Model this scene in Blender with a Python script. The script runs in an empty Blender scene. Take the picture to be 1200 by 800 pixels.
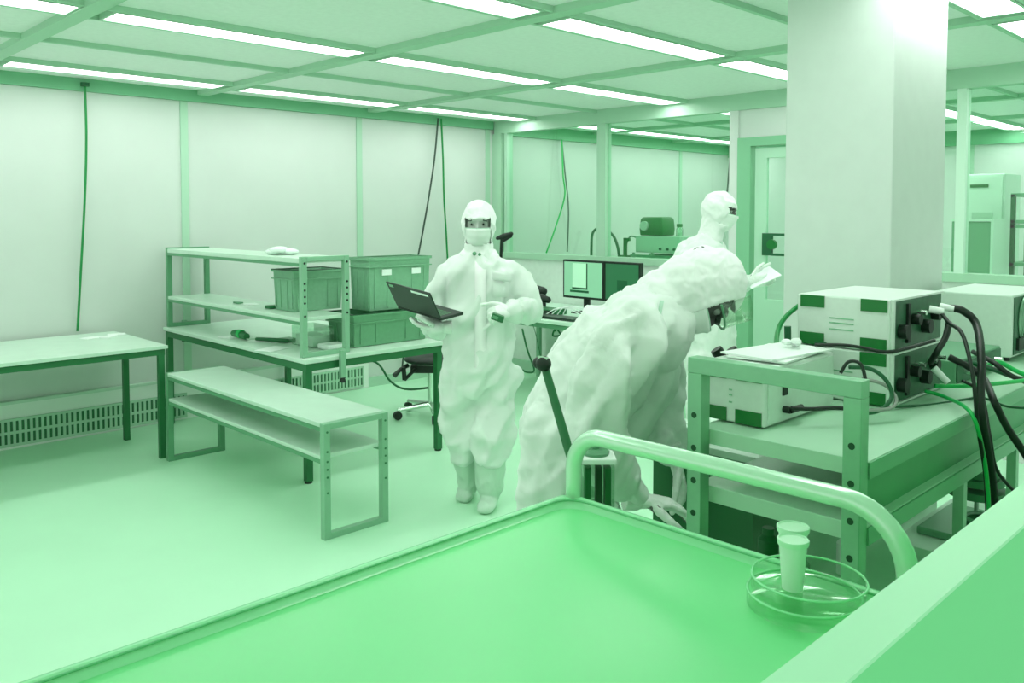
import bpy, bmesh, math, random
from mathutils import Vector as V, Matrix, noise
random.seed(4)
S = bpy.context.scene
COL = S.collection
PI = math.pi
H = 1.65
PITCH = math.radians(2.54)
YAW = math.radians(45.55)
FH = V((math.cos(YAW), math.sin(YAW), 0))       # horizontal viewing direction
RH = V((math.sin(YAW), -math.cos(YAW), 0))      # towards the right
F3 = V((math.cos(PITCH)*FH.x, math.cos(PITCH)*FH.y, -math.sin(PITCH)))
U3 = V((math.sin(PITCH)*FH.x, math.sin(PITCH)*FH.y, math.cos(PITCH)))

def pp(px, py, d):
    """point of the room seen at photo position px,py at horizontal distance d ahead"""
    r = F3 + RH*((px-600)/993.0) + U3*((294-py)/993.0)
    return V((0, 0, H)) + r*(d/r.dot(FH))

def cv(l, z, t=0.0):
    return RH*l + V((0, 0, z)) + FH*t

# ---------------------------------------------------------------- materials
def lin(c):
    c /= 255.0
    return c/12.92 if c <= .04045 else ((c+.055)/1.055)**2.4

MATS = {}
def mat(name, rgb, rough=.5, metal=0.0, nscale=0, namt=.06, bump=0, bscale=40, emis=None, spec=.5, aniso=None, ridged=0):
    if name in MATS:
        return MATS[name]
    m = bpy.data.materials.new(name); m.use_nodes = True
    nt = m.node_tree; b = nt.nodes['Principled BSDF']
    c = tuple(lin(x) for x in rgb)+(1,)
    b.inputs['Base Color'].default_value = c
    b.inputs['Roughness'].default_value = rough
    b.inputs['Metallic'].default_value = metal
    b.inputs['Specular IOR Level'].default_value = spec
    if emis:
        b.inputs['Emission Color'].default_value = tuple(lin(x) for x in emis[0])+(1,)
        b.inputs['Emission Strength'].default_value = emis[1]
    if nscale or bump:
        tc = nt.nodes.new('ShaderNodeTexCoord')
        src = tc.outputs['Object']
        if aniso:
            mp = nt.nodes.new('ShaderNodeMapping'); mp.inputs['Scale'].default_value = aniso
            nt.links.new(src, mp.inputs['Vector']); src = mp.outputs['Vector']
    if nscale:
        n = nt.nodes.new('ShaderNodeTexNoise'); n.inputs['Scale'].default_value = nscale
        n.inputs['Detail'].default_value = 5
        nt.links.new(src, n.inputs['Vector'])
        r = nt.nodes.new('ShaderNodeValToRGB')
        r.color_ramp.elements[0].position = .3; r.color_ramp.elements[1].position = .7
        r.color_ramp.elements[0].color = tuple(max(0, x*(1-namt)) for x in c[:3])+(1,)
        r.color_ramp.elements[1].color = tuple(min(1, x*(1+namt)) for x in c[:3])+(1,)
        nt.links.new(n.outputs['Fac'], r.inputs['Fac'])
        nt.links.new(r.outputs['Color'], b.inputs['Base Color'])
    if bump:
        n2 = nt.nodes.new('ShaderNodeTexNoise'); n2.inputs['Scale'].default_value = bscale
        n2.inputs['Detail'].default_value = 4
        nt.links.new(src, n2.inputs['Vector'])
        if ridged:
            n2.noise_type = 'RIDGED_MULTIFRACTAL'; n2.inputs['Detail'].default_value = 2.5
        bp = nt.nodes.new('ShaderNodeBump'); bp.inputs['Strength'].default_value = bump
        bp.inputs['Distance'].default_value = ridged or .01
        nt.links.new(n2.outputs['Fac'], bp.inputs['Height'])
        nt.links.new(bp.outputs['Normal'], b.inputs['Normal'])
    MATS[name] = m
    return m

def glassmat(name, rgb, gloss=.08, rough=.02):
    m = bpy.data.materials.new(name); m.use_nodes = True
    nt = m.node_tree; nt.nodes.remove(nt.nodes['Principled BSDF'])
    out = nt.nodes['Material Output']
    t = nt.nodes.new('ShaderNodeBsdfTransparent'); t.inputs[0].default_value = tuple(lin(x) for x in rgb)+(1,)
    g = nt.nodes.new('ShaderNodeBsdfGlossy'); g.inputs['Roughness'].default_value = rough
    f = nt.nodes.new('ShaderNodeLayerWeight'); f.inputs['Blend'].default_value = .25
    mu = nt.nodes.new('ShaderNodeMath'); mu.operation = 'MULTIPLY_ADD'
    mu.inputs[1].default_value = .5 if gloss > .05 else .22; mu.inputs[2].default_value = gloss
    nt.links.new(f.outputs['Fresnel'], mu.inputs[0])
    mx = nt.nodes.new('ShaderNodeMixShader')
    nt.links.new(mu.outputs[0], mx.inputs[0]); nt.links.new(t.outputs[0], mx.inputs[1]); nt.links.new(g.outputs[0], mx.inputs[2])
    nt.links.new(mx.outputs[0], out.inputs['Surface'])
    MATS[name] = m
    return m

M_wall = mat('wall_panel_green_white', (206, 220, 210), .45, nscale=3, namt=.02)
M_far = mat('far_wall_panel', (214, 226, 218), .5, nscale=3, namt=.03)
M_joint = mat('panel_joint_green', (172, 216, 186), .5)
M_coving = mat('coving_green', (120, 190, 145), .5)
M_floor = mat('floor_vinyl_mint', (186, 242, 202), .35, nscale=2, namt=.025, spec=.35)
M_ceil = mat('ceiling_panel', (240, 248, 242), .6, nscale=30, namt=.03)
M_grid = mat('ceiling_grid_metal', (168, 214, 182), .5)
M_post = mat('partition_post_green', (172, 216, 186), .45)
M_rail = mat('partition_rail_green', (168, 214, 182), .45)
M_tube = mat('light_diffuser', (255, 255, 255), .4, emis=((255, 247, 252), 10.5))
M_lframe = mat('light_frame', (180, 220, 192), .4)
M_pillar = mat('pillar_painted', (206, 224, 212), .5, nscale=12, namt=.02)
M_top = mat('laminate_pale_green', (196, 228, 206), .35, nscale=8, namt=.03)
M_dark = mat('steel_frame_dark_green', (32, 112, 62), .45)
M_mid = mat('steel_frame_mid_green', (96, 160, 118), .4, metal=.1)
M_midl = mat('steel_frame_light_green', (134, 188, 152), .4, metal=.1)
M_black = mat('rubber_black_green', (8, 34, 20), .5)
M_blk2 = mat('plastic_near_black', (14, 44, 28), .35)
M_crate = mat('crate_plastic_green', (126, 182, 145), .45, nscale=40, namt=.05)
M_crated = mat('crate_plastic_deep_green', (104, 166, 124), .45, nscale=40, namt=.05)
M_lid = mat('crate_rim_dark', (20, 78, 44), .4)
M_white = mat('paper_white', (236, 252, 242), .6)
M_bag = mat('bag_film_white', (232, 252, 240), .25, bump=.6, bscale=30)
M_green = mat('cable_sheath_green', (0, 140, 62), .4)
M_greenl = mat('earth_cable_green', (20, 190, 90), .4)
M_greend = mat('cable_deep_green', (20, 96, 56), .4)
M_suit = mat('suit_fabric_white', (225, 241, 230), .7, bump=.9, bscale=6.5, aniso=(1, 1, .5), ridged=.035)
M_hood = mat('hood_fabric_white', (232, 245, 236), .7, bump=.6, bscale=12, ridged=.02)
M_flap = mat('zip_flap_white', (246, 254, 248), .7)
M_seam = mat('suit_seam_green', (190, 232, 206), .7)
M_glove = mat('glove_latex_white', (228, 244, 232), .4, bump=.3, bscale=60)
M_mask = mat('mask_fabric_white', (228, 244, 233), .6)
M_maskg = mat('mask_shade_green', (186, 228, 200), .6)
M_boot = mat('overboot_fabric', (190, 224, 200), .6, bump=.4, bscale=30)
M_skin = mat('skin_greenish', (176, 194, 180), .55)
M_skind = mat('skin_dim', (92, 98, 92), .55)
M_brow = mat('brow_dark', (40, 58, 46), .8)
M_visor = glassmat('visor_clear', (238, 248, 240), .04, .15)
M_glass = glassmat('pane_glass', (240, 252, 245), .03, .01)
M_clear = glassmat('clear_plastic', (225, 246, 232), .10, .12)
M_dish = glassmat('dish_glass', (248, 255, 250), .03, .08)
M_inst = mat('instrument_case_pale', (216, 236, 222), .4, nscale=60, namt=.02)
M_instside = mat('instrument_side_pale', (206, 232, 214), .45, nscale=60, namt=.02)
M_patch = mat('corner_patch_green', (0, 118, 44), .4)
M_panel = mat('instrument_panel_dark', (36, 96, 62), .4, nscale=25, namt=.3)
M_board = mat('trolley_board', (176, 224, 190), .4, nscale=6, namt=.04)
M_boardedge = mat('trolley_board_edge', (112, 184, 136), .4)
M_profile = mat('aluminium_profile_green', (132, 194, 152), .35, metal=.25, nscale=20, namt=.05)
M_profd = mat('profile_groove_dark', (48, 120, 76), .5)
M_hole = mat('hole_dark', (18, 80, 44), .7)
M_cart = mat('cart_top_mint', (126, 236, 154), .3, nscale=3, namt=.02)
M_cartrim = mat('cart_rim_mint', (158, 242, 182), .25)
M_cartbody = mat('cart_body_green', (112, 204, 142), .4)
M_tubehandle = mat('handle_steel_mint', (200, 244, 212), .25, metal=.3)
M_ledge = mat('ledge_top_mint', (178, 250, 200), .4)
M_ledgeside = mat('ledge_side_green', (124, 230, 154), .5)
M_cup = mat('cup_plastic_mint', (222, 252, 230), .4)
M_chrome = mat('chrome', (225, 242, 230), .15, metal=.9)
M_metal = mat('metal_pale', (190, 225, 200), .3, metal=.5)
M_screen = mat('screen_lit', (90, 150, 110), .3, emis=((140, 200, 162), .7))
M_screenp = mat('screen_window_lit', (150, 200, 165), .3, emis=((170, 225, 188), .6))
M_screend = mat('screen_dark_green', (40, 100, 64), .3, emis=((40, 110, 68), .4))
M_desk = mat('desk_laminate', (206, 242, 218), .4)
M_low = mat('low_wall_panel', (220, 240, 226), .5, nscale=20, namt=.03)
M_doorp = mat('door_frame_green', (130, 196, 152), .45)
M_doorl = mat('door_leaf_pale', (178, 224, 194), .45)
M_cab = mat('cabinet_white', (208, 242, 220), .45)
M_cabg = mat('cabinet_grey_green', (112, 178, 134), .5)

# ---------------------------------------------------------------- mesh builder
WO = {}
class MB:
    def __init__(s): s.v = []; s.f = []
    def add(s, vs, fs):
        o = len(s.v); s.v += [V(x) for x in vs]; s.f += [[i+o for i in q] for q in fs]; return s
    def box(s, a, b, M=None):
        x0, x1 = sorted((a[0], b[0])); y0, y1 = sorted((a[1], b[1])); z0, z1 = sorted((a[2], b[2]))
        vs = [V((x, y, z)) for x in (x0, x1) for y in (y0, y1) for z in (z0, z1)]
        if M: vs = [M @ v for v in vs]
        return s.add(vs, [(0, 1, 3, 2), (4, 6, 7, 5), (0, 4, 5, 1), (2, 3, 7, 6), (0, 2, 6, 4), (1, 5, 7, 3)])
    def loft(s, rings, cap=True):
        n = len(rings[0]); vs = [p for r in rings for p in r]; fs = []
        for k in range(len(rings)-1):
            for i in range(n):
                j = (i+1) % n
                fs.append((k*n+i, k*n+j, (k+1)*n+j, (k+1)*n+i))
        if cap:
            fs.append(tuple(range(n))[::-1]); fs.append(tuple((len(rings)-1)*n+i for i in range(n)))
        return s.add(vs, fs)
    def tube(s, pts, r, n=10, closed=False):
        pts = [V(p) for p in pts]
        rs = r if isinstance(r, (list, tuple)) else [r]*len(pts)
        rings = []; prev = None
        for i, p in enumerate(pts):
            if closed: t = pts[(i+1) % len(pts)]-pts[i-1]
            else: t = (pts[min(i+1, len(pts)-1)]-pts[max(i-1, 0)])
            if t.length < 1e-9: t = V((0, 0, 1))
            t.normalize()
            if prev is None:
                a = V((0, 0, 1)) if abs(t.z) < .9 else V((1, 0, 0))
                u = t.cross(a).normalized()
            else:
                u = (prev-t*prev.dot(t)).normalized()
            prev = u; w = t.cross(u)
            rings.append([p+(u*math.cos(2*PI*k/n)+w*math.sin(2*PI*k/n))*rs[i] for k in range(n)])
        if closed:
            rings.append(rings[0]); return s.loft(rings, False)
        return s.loft(rings)
    def cyl(s, p, q, r, r2=None, n=20): return s.tube([p, q], [r, r if r2 is None else r2], n)
    def ball(s, c, r, n=12, sc=(1, 1, 1), axes=None):
        c = V(c); ax = axes or (V((1, 0, 0)), V((0, 1, 0)), V((0, 0, 1)))
        rings = []
        for i in range(n+1):
            a = PI*i/n; rr = max(math.sin(a), 1e-3)
            rings.append([c+(ax[0]*math.cos(2*PI*k/(2*n))*rr*sc[0]+ax[1]*math.sin(2*PI*k/(2*n))*rr*sc[1]-ax[2]*math.cos(a)*sc[2])*r for k in range(2*n)])
        return s.loft(rings)
    def caps(s, pts, rs, n=14):
        """round ended chain of balls, radii rs"""
        pts = [V(p) for p in pts]
        s.tube(pts, list(rs), n)
        for p, r in zip(pts, rs): s.ball(p, r, 7)
        return s
    def mesh(s, name):
        me = bpy.data.meshes.new(name); me.from_pydata([tuple(v) for v in s.v], [], s.f); me.update()
        bm = bmesh.new(); bm.from_mesh(me); bmesh.ops.recalc_face_normals(bm, faces=bm.faces); bm.to_mesh(me); bm.free()
        return me
    def build(s, name, m, parent=None, bevel=0, smooth=False, base=None):
        if base is None:
            xs = [v.x for v in s.v]; ys = [v.y for v in s.v]; zs = [v.z for v in s.v]
            base = V(((min(xs)+max(xs))/2, (min(ys)+max(ys))/2, min(zs)))
        base = V(base)
        s.v = [v-base for v in s.v]
        me = s.mesh(name)
        o = bpy.data.objects.new(name, me); COL.objects.link(o)
        me.materials.append(m)
        WO[o] = base
        if parent is not None:
            o.parent = parent; o.location = base-WO[parent]
        else:
            o.location = base
        if smooth:
            me.polygons.foreach_set('use_smooth', [True]*len(me.polygons))
            if smooth == 'auto':
                md = o.modifiers.new('es', 'EDGE_SPLIT'); md.split_angle = math.radians(38)
        if bevel:
            md = o.modifiers.new('bv', 'BEVEL'); md.width = bevel; md.segments = 2; md.limit_method = 'ANGLE'
        return o

def box(name, m, a, b, parent=None, bevel=0): return MB().box(a, b).build(name, m, parent, bevel)
def tag(o, label=None, cat=None, group=None, kind=None):
    if label: o['label'] = label
    if cat: o['category'] = cat
    if group: o['group'] = group
    if kind: o['kind'] = kind
    return o
def thing(name, loc, label, cat, group=None):
    o = bpy.data.objects.new(name, None); COL.objects.link(o); o.location = loc; WO[o] = V(loc)
    o.empty_display_size = .1
    return tag(o, label, cat, group)
def struct(o, label=None): return tag(o, label, None, None, 'structure')
def copy_tree(o, loc, label=None):
    def rec(x, par):
        c = x.copy(); COL.objects.link(c)
        if par is not None: c.parent = par
        for ch in list(x.children): rec(ch, c)
        return c
    c = rec(o, None); c.location = loc; WO[c] = V(loc)
    if label: c['label'] = label
    return c

def catmull(pts, k=8):
    pts = [V(p) for p in pts]; P = [pts[0]]+pts+[pts[-1]]; out = []
    for i in range(1, len(P)-2):
        a, b, c, d = P[i-1:i+3]
        for j in range(k):
            t = j/k
            out.append(.5*((2*b)+(c-a)*t+(2*a-5*b+4*c-d)*t*t+(3*b-3*c+d-a)*t**3))
    out.append(pts[-1]); return out

# ================================================================ ROOM
CZ = 2.60
XE = 11.0
XP = 6.31
f = MB().box((-3, -3, -.1), (XE+.1, 6.85, 0)).build('floor', M_floor); struct(f)
c = MB().box((-3, -3, CZ+.035), (XE+.1, 6.85, CZ+.13)).build('ceiling', M_ceil); struct(c)
w = MB().box((-3, 6.70, 0), (XE, 6.80, CZ+.035)).build('wall_left', M_wall); struct(w)
w = MB().box((XE, -3, 0), (XE+.1, 6.80, CZ+.035)).build('wall_back', M_far); struct(w)
# vertical panel joints
k = 0
for x in (-.4, 1.23, 2.895, 4.56, 6.2, 8.15, 9.80):
    k += 1
    struct(box('trim_%d' % k, M_joint, (x-.03, 6.688, .36), (x+.03, 6.70, 2.55)))
for y in (5.0, 3.4, 1.8, .2):
    k += 1
    struct(box('trim_%d' % k, M_joint, (XE-.012, y-.03, .1), (XE, y+.03, 2.5)))
k += 1; struct(box('trim_%d' % k, M_coving, (-3, 6.66, 2.545), (XP-.05, 6.70, CZ+.035)))
k += 1; struct(box('trim_%d' % k, M_coving, (XP+.05, 6.66, 2.50), (XE, 6.70, CZ+.035)))
k += 1; struct(box('trim_%d' % k, M_coving, (XE-.05, -3, 2.46), (XE, 6.66, CZ+.035)))
# ceiling grid: wide runners along Y, narrow ones along X beside the lights
g = MB()
for x in (-1.86, -.22, 1.41, 3.04, 4.68, 7.95, 9.6):
    g.box((x-.045, -3, CZ), (x+.045, 6.66, CZ+.035))
for y0, y1 in ((6.04, 6.055), (6.285, 6.30), (5.23, 5.255), (4.21, 4.23), (4.46, 4.48), (2.77, 2.785), (3.015, 3.035),
               (2.1, 2.125), (1.15, 1.165), (1.395, 1.415), (.5, .525), (-.5, -.475), (-1.5, -1.475)):
    g.box((-3, y0, CZ+.006), (XE-.05, y1, CZ+.035))
struct(g.build('ceiling_grid', M_grid))
k += 1

# floor level duct along the left wall with a slotted grille
struct(MB().box((-3, 6.655, .0), (4.62, 6.70, .315)).build('baseboard_left', mat('duct_panel_green', (228, 244, 232), .5)))
k += 1; struct(box('trim_%d' % k, M_top, (-3, 6.645, .315), (4.62, 6.70, .335)))
k += 1; struct(box('trim_%d' % k, M_joint, (4.62, 6.66, 0), (XP-.04, 6.70, .09)))
def vent(x0, x1, label):
    t = thing('air_vent', (x0, 6.655, 0), label, 'vent', None)
    box('cavity', M_profd, (x0, 6.650, .03), (x1, 6.655, .205), t)
    m = MB()
    for z in ((.018, .036), (.105, .124), (.196, .214)): m.box((x0, 6.640, z[0]), (x1, 6.650, z[1]))
    n = int((x1-x0)/.036)
    for i in range(n+1):
        x = x0+(x1-x0-.018)*i/n
        m.box((x, 6.641, .03), (x+.018, 6.650, .205))
    m.build('grille', M_joint, t)
vent(.9, 2.86, 'slotted low air vent in the wall below the left-hand table')
vent(3.10, 4.56, 'slotted low air vent in the wall behind the workbench legs')

# ceiling lights
proto = None
def ceiling_light(x0, x1, yc, label):
    global proto
    L = 1.44
    if proto is None:
        t = thing('ceiling_light', (x0, yc, CZ), label, 'ceiling light', 'strip lights in the ceiling grid')
        m = MB()
        m.box((x0, yc-.11, CZ+.004), (x0+L, yc-.095, CZ+.034)).box((x0, yc+.095, CZ+.004), (x0+L, yc+.11, CZ+.034))
        m.box((x0, yc-.095, CZ+.004), (x0+.012, yc+.095, CZ+.034)).box((x0+L-.012, yc-.095, CZ+.004), (x0+L, yc+.095, CZ+.034))
        m.build('light_frame', M_lframe, t)
        box('diffuser', M_tube, (x0+.012, yc-.095, CZ+.010), (x0+L-.012, yc+.095, CZ+.034), t)
        proto = t; return t
    t = copy_tree(proto, (x0, yc, CZ), label); return t
cells = [(-1.72, 'c0'), (-.08, 'c1'), (1.51, 'c2'), (3.14, 'c3'), (4.78, 'c4'), (6.42, 'c5'), (8.05, 'c6'), (9.42, 'c7')]
rows = [(6.17, 'row nearest the panelled wall'), (4.345, 'second row from the panelled wall'), (2.90, 'third row from the panelled wall'), (1.28, 'row over the instrument trolley')]
seen_names = {('c0', 0): 'strip light beyond the left edge of the picture, row nearest the panelled wall'}
colname = {'c0': 'outermost left strip light', 'c1': 'far left strip light', 'c2': 'strip light in the upper left', 'c3': 'strip light above the standing person',
           'c4': 'strip light before the window partition', 'c5': 'strip light past the window partition', 'c6': 'strip light deep behind the glass', 'c7': 'farthest strip light behind the glass'}
for yc, rn in rows:
    for x0, cn in cells:
        if cn == 'c0' or (cn == 'c1' and yc < 2): continue
        ceiling_light(x0, x0+1.44, yc, colname[cn]+', '+rn)

# ------------------------------------------------ partition with windows
def partition():
    box_ = MB()
    box_.box((XP-.03, 3.80, 0), (XP+.05, 6.66, 1.18)).build('wall_partition', M_low)
    struct(bpy.data.objects['wall_partition'])
    struct(MB().box((XP-.03, -3, 0), (XP+.05, 2.62, 1.18)).build('wall_partition_right', M_far))
    struct(MB().box((XP-.02, 2.62, 2.27), (XP+.04, 3.72, 2.50)).build('wall_over_door', M_far))
    global k
    for y0, y1 in ((3.80, 6.70), (-3, 2.62)):
        k += 1; struct(box('trim_%d' % k, M_rail, (XP-.06, y0, 1.18), (XP+.07, y1, 1.238)))
    k += 1; struct(box('trim_%d' % k, M_post, (XP-.045, -3, 2.50), (XP+.055, 6.66, CZ+.035)))
    for y0, y1, mm in ((6.56, 6.70, M_post), (6.47, 6.51, M_joint), (5.13, 5.235, M_post), (3.72, 3.80, M_far), (2.54, 2.62, M_far), (1.975, 2.035, M_cab), (.4, .5, M_post)):
        k += 1
        z0 = 1.238 if mm is not M_far else 0
        struct(box('trim_%d' % k, mm, (XP-.04, y0, z0), (XP+.05, y1, 2.50)))
    wi = 0
    for y0, y1 in ((5.235, 6.56), (3.80, 5.13), (2.035, 2.54), (.5, 1.975), (-3, .4)):
        wi += 1
        struct(box('window_%d' % wi, M_glass, (XP, y0, 1.238), (XP+.006, y1, 2.50)))
partition()
# door
fr = MB()
fr.box((XP-.05, 3.60, 0), (XP+.04, 3.72, 2.27)).box((XP-.05, 2.62, 0), (XP+.04, 2.72, 2.27)).box((XP-.05, 2.72, 2.20), (XP+.04, 3.60, 2.27))
fro = fr.build('door_frame', M_doorp)
lf = MB()
y0, y1 = 2.74, 3.57
lf.box((XP-.02, y0, 0), (XP+.02, y1, .95)).box((XP-.02, y0, 2.10), (XP+.02, y1, 2.18)).box((XP-.02, y0, .95), (XP+.02, y0+.1, 2.10)).box((XP-.02, y1-.1, .95), (XP+.02, y1, 2.10))
dl = lf.build('door_1', M_doorl); struct(dl)
box('door_pane', M_glass, (XP-.003, y0+.1, .95), (XP+.003, y1-.1, 2.10), dl)
hb = box('lock_box', M_greend, (XP-.045, 3.40, 1.31), (XP-.02, 3.49, 1.49), dl, .004)
m = MB().box((XP-.06, 3.22, 1.31), (XP-.04, 3.40, 1.33)).box((XP-.06, 3.22, 1.47), (XP-.04, 3.40, 1.49)).box((XP-.06, 3.22, 1.29), (XP-.02, 3.245, 1.50))
m.build('handle_guard', M_greend, dl)
MB().cyl((XP-.06, 3.40, 1.40), (XP-.03, 3.40, 1.40), .04).build('green_knob', M_patch, dl, smooth='auto')
fro.name = 'door_2'; struct(fro)
fro.name = 'trim_door'
# pillar
t = MB().box((3.45, 1.355, 0), (4.035, 1.815, CZ+.035)).build('wall_pillar', M_pillar, bevel=.006); struct(t)

# ================================================================ hanging cables
def cable(pts, r, m, label, cat='cable', group=None, name='cable', k_=8, n=8):
    o = MB().tube(catmull(pts, k_), r, n).build(name, m, smooth=True)
    return tag(o, label, cat, group)
cable([(2.135, 6.62, 2.60), (2.14, 6.63, 2.2), (2.12, 6.63, 1.75), (2.08, 6.63, 1.2), (2.05, 6.63, .79)], .009, M_green,
      'bright green cable hanging from the ceiling down to the left-hand table', name='hanging_cable')
MB().cyl((2.135, 6.62, 2.575), (2.135, 6.62, 2.60), .03).build('ceiling_gland', M_greend, bpy.data.objects['hanging_cable'])
cable([(5.44, 6.60, 2.60), (5.40, 6.61, 2.2), (5.33, 6.62, 1.8), (5.25, 6.62, 1.45), (5.10, 6.63, .8), (5.0, 6.64, .10)], .009, mat('cable_grey_dark', (52, 78, 62), .5),
      'dark grey cable hanging against the wall left of the standing person', name='hanging_cable')
cable([(5.48, 6.60, 2.60), (5.51, 6.61, 2.2), (5.53, 6.62, 1.8), (5.56, 6.62, 1.4), (5.6, 6.63, .8), (5.6, 6.64, .1)], .0095, M_green,
      'green cable hanging against the wall beside the standing person', name='hanging_cable')
# behind the glass
cable([(7.28, 6.60, 2.50), (7.3, 6.60, 2.1), (7.33, 6.60, 1.85), (7.18, 6.60, 1.5), (7.02, 6.60, 1.2)], .009, M_greenl,
      'green cable curving down the wall behind the window, left of the monitors', name='hanging_cable')
cable([(7.30, 6.62, 2.50), (7.36, 6.62, 2.1), (7.42, 6.62, 1.7), (7.40, 6.62, 1.2)], .009, mat('cable_grey_mid', (90, 120, 100), .5),
      'grey cable hanging straight behind the window above the monitors', name='hanging_cable')
cable([(10.75, 6.5, 2.5), (10.70, 6.5, 2.1), (10.62, 6.5, 1.6)], .012, mat('cable_grey_dark', (52, 78, 62), .5),
      'thin dark cable hanging above the head of the person by the door', name='hanging_cable')

# ================================================================ TABLES
# left hand table
t = thing('work_table', (1.0, 6.15, 0), 'long pale table with dark steel frame at the left edge, against the wall', 'table')
box('tabletop', M_top, (-.35, 5.66, .742), (2.315, 6.64, .765), t, .003)
m = MB().box((-.33, 5.68, .70), (2.30, 5.72, .742)).box((-.33, 6.58, .70), (2.30, 6.62, .742)).box((2.26, 5.72, .70), (2.30, 6.58, .742)).box((-.33, 5.72, .70), (-.29, 6.58, .742))
m.build('frame', M_dark, t)
for x, y in ((2.26, 5.68), (2.26, 6.32), (-.33, 5.68), (-.33, 6.32)):
    box('leg', M_dark, (x, y, 0), (x+.038, y+.038, .70), t)
for j, (x, y, a, s_) in enumerate(((2.07, 6.38, .3, .15), (2.25, 6.42, -.2, .12), (2.16, 6.32, .6, .11))):
    M = Matrix.Translation((x, y, .765)) @ Matrix.Rotation(a, 4, 'Z')
    o = MB().box((-s_/2, -s_/3, .0005), (s_/2, s_/3, .003+.003*j), M).build('paper_sheet', M_white)
    tag(o, ['larger white sheet flat on the left-hand table', 'white sheet nearest the right end of the left-hand table', 'thick small paper pad on the left-hand table'][j], 'paper')

# workbench
wb = thing('workbench', (3.2, 5.5, 0), 'pale topped workbench with dark steel legs carrying the shelf rack and crates', 'workbench')
box('benchtop', M_top, (2.665, 4.50, .738), (3.765, 6.61, .764), wb, .003)
m = MB().box((2.68, 4.515, .69), (3.75, 4.56, .738)).box((2.68, 6.55, .69), (3.75, 6.595, .738)).box((2.68, 4.56, .69), (2.725, 6.55, .738)).box((3.705, 4.56, .69), (3.75, 6.55, .738))
m.build('frame', M_dark, wb)
for x, y in ((2.68, 4.515), (3.705, 4.515), (2.68, 6.555), (3.705, 6.555)):
    l = box('leg', M_dark, (x, y, .012), (x+.042, y+.042, .69), wb)
    MB().cyl((x+.021, y+.021, 0), (x+.021, y+.021, .012), .024).build('foot', M_black, l)

def frame_loop(mb, x0, x1, y, z0, z1, s_=.036):
    """rectangular end frame in the X/Z plane; returns posts and bars"""
    mb.box((x0, y-s_/2, z0), (x0+s_, y+s_/2, z1)).box((x1-s_, y-s_/2, z0), (x1, y+s_/2, z1))
    mb.box((x0+s_, y-s_/2, z0), (x1-s_, y+s_/2, z0+s_*.8)).box((x0+s_, y-s_/2, z1-s_*.8), (x1-s_, y+s_/2, z1))
def holes(xs, y, zs, parent, r=.0075, m=None):
    for x in xs:
        for z in zs: MB().cyl((x, y-.002, z), (x, y+.001, z), r, n=10).build('bolt_hole', m or M_black, parent)
rk = thing('shelf_rack', (2.86, 5.6, .764), 'steel shelf rack with two pale shelves standing on the workbench', 'shelf')
for y, nm in ((4.585, 'near'), (6.58, 'far')):
    m = MB(); frame_loop(m, 2.69, 3.03, y, .765, 1.385)
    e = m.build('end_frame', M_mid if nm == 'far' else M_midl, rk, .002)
    if nm == 'near': holes((2.708, 3.012), y-.018, (1.345, 1.22, 1.18, 1.14, 1.10, 1.02), e)
box('shelf', M_top, (2.69, 4.605, 1.345), (3.03, 6.562, 1.375), rk, .003)
box('shelf', M_top, (2.69, 4.605, .985), (3.03, 6.562, 1.008), rk, .003)
for z in (1.325, .965):
    box('shelf_rail', M_mid, (2.69, 4.605, z), (2.71, 6.562, z+.02), rk)
for (x, y, z0) in ((2.90, 4.482, .60), (2.83, 6.64, .63)):
    cp = MB().box((x, y-.012, z0+.03), (x+.036, y+.012, .80)).build('clamp', M_midl, rk)
    MB().cyl((x+.018, y, z0), (x+.018, y, z0+.03), .022, .012).build('clamp_foot', M_black, cp)

# low bench
lb = thing('low_bench', (2.46, 4.63, 0), 'low two-tier bench with pale boards and looped steel legs in front of the workbench', 'bench')
for y in (3.68, 5.59):
    m = MB(); frame_loop(m, 2.27, 2.665, y, 0, .592, .038)
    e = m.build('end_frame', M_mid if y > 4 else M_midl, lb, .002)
    if y < 4: holes((2.289, 2.646), y-.019, (.55, .45, .40, .36, .32, .24), e, .006, M_profd)
box('seat_board', M_top, (2.27, 3.70, .572), (2.665, 5.57, .594), lb, .003)
box('shelf_board', M_top, (2.275, 3.70, .405), (2.66, 5.57, .425), lb, .003)
for z, mm in ((.548, M_mid), (.383, M_mid)):
    box('long_rail', mm, (2.275, 3.70, z), (2.295, 5.57, z+.022), lb)
    box('long_rail', mm, (2.64, 3.70, z), (2.66, 5.57, z+.022), lb)

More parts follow.
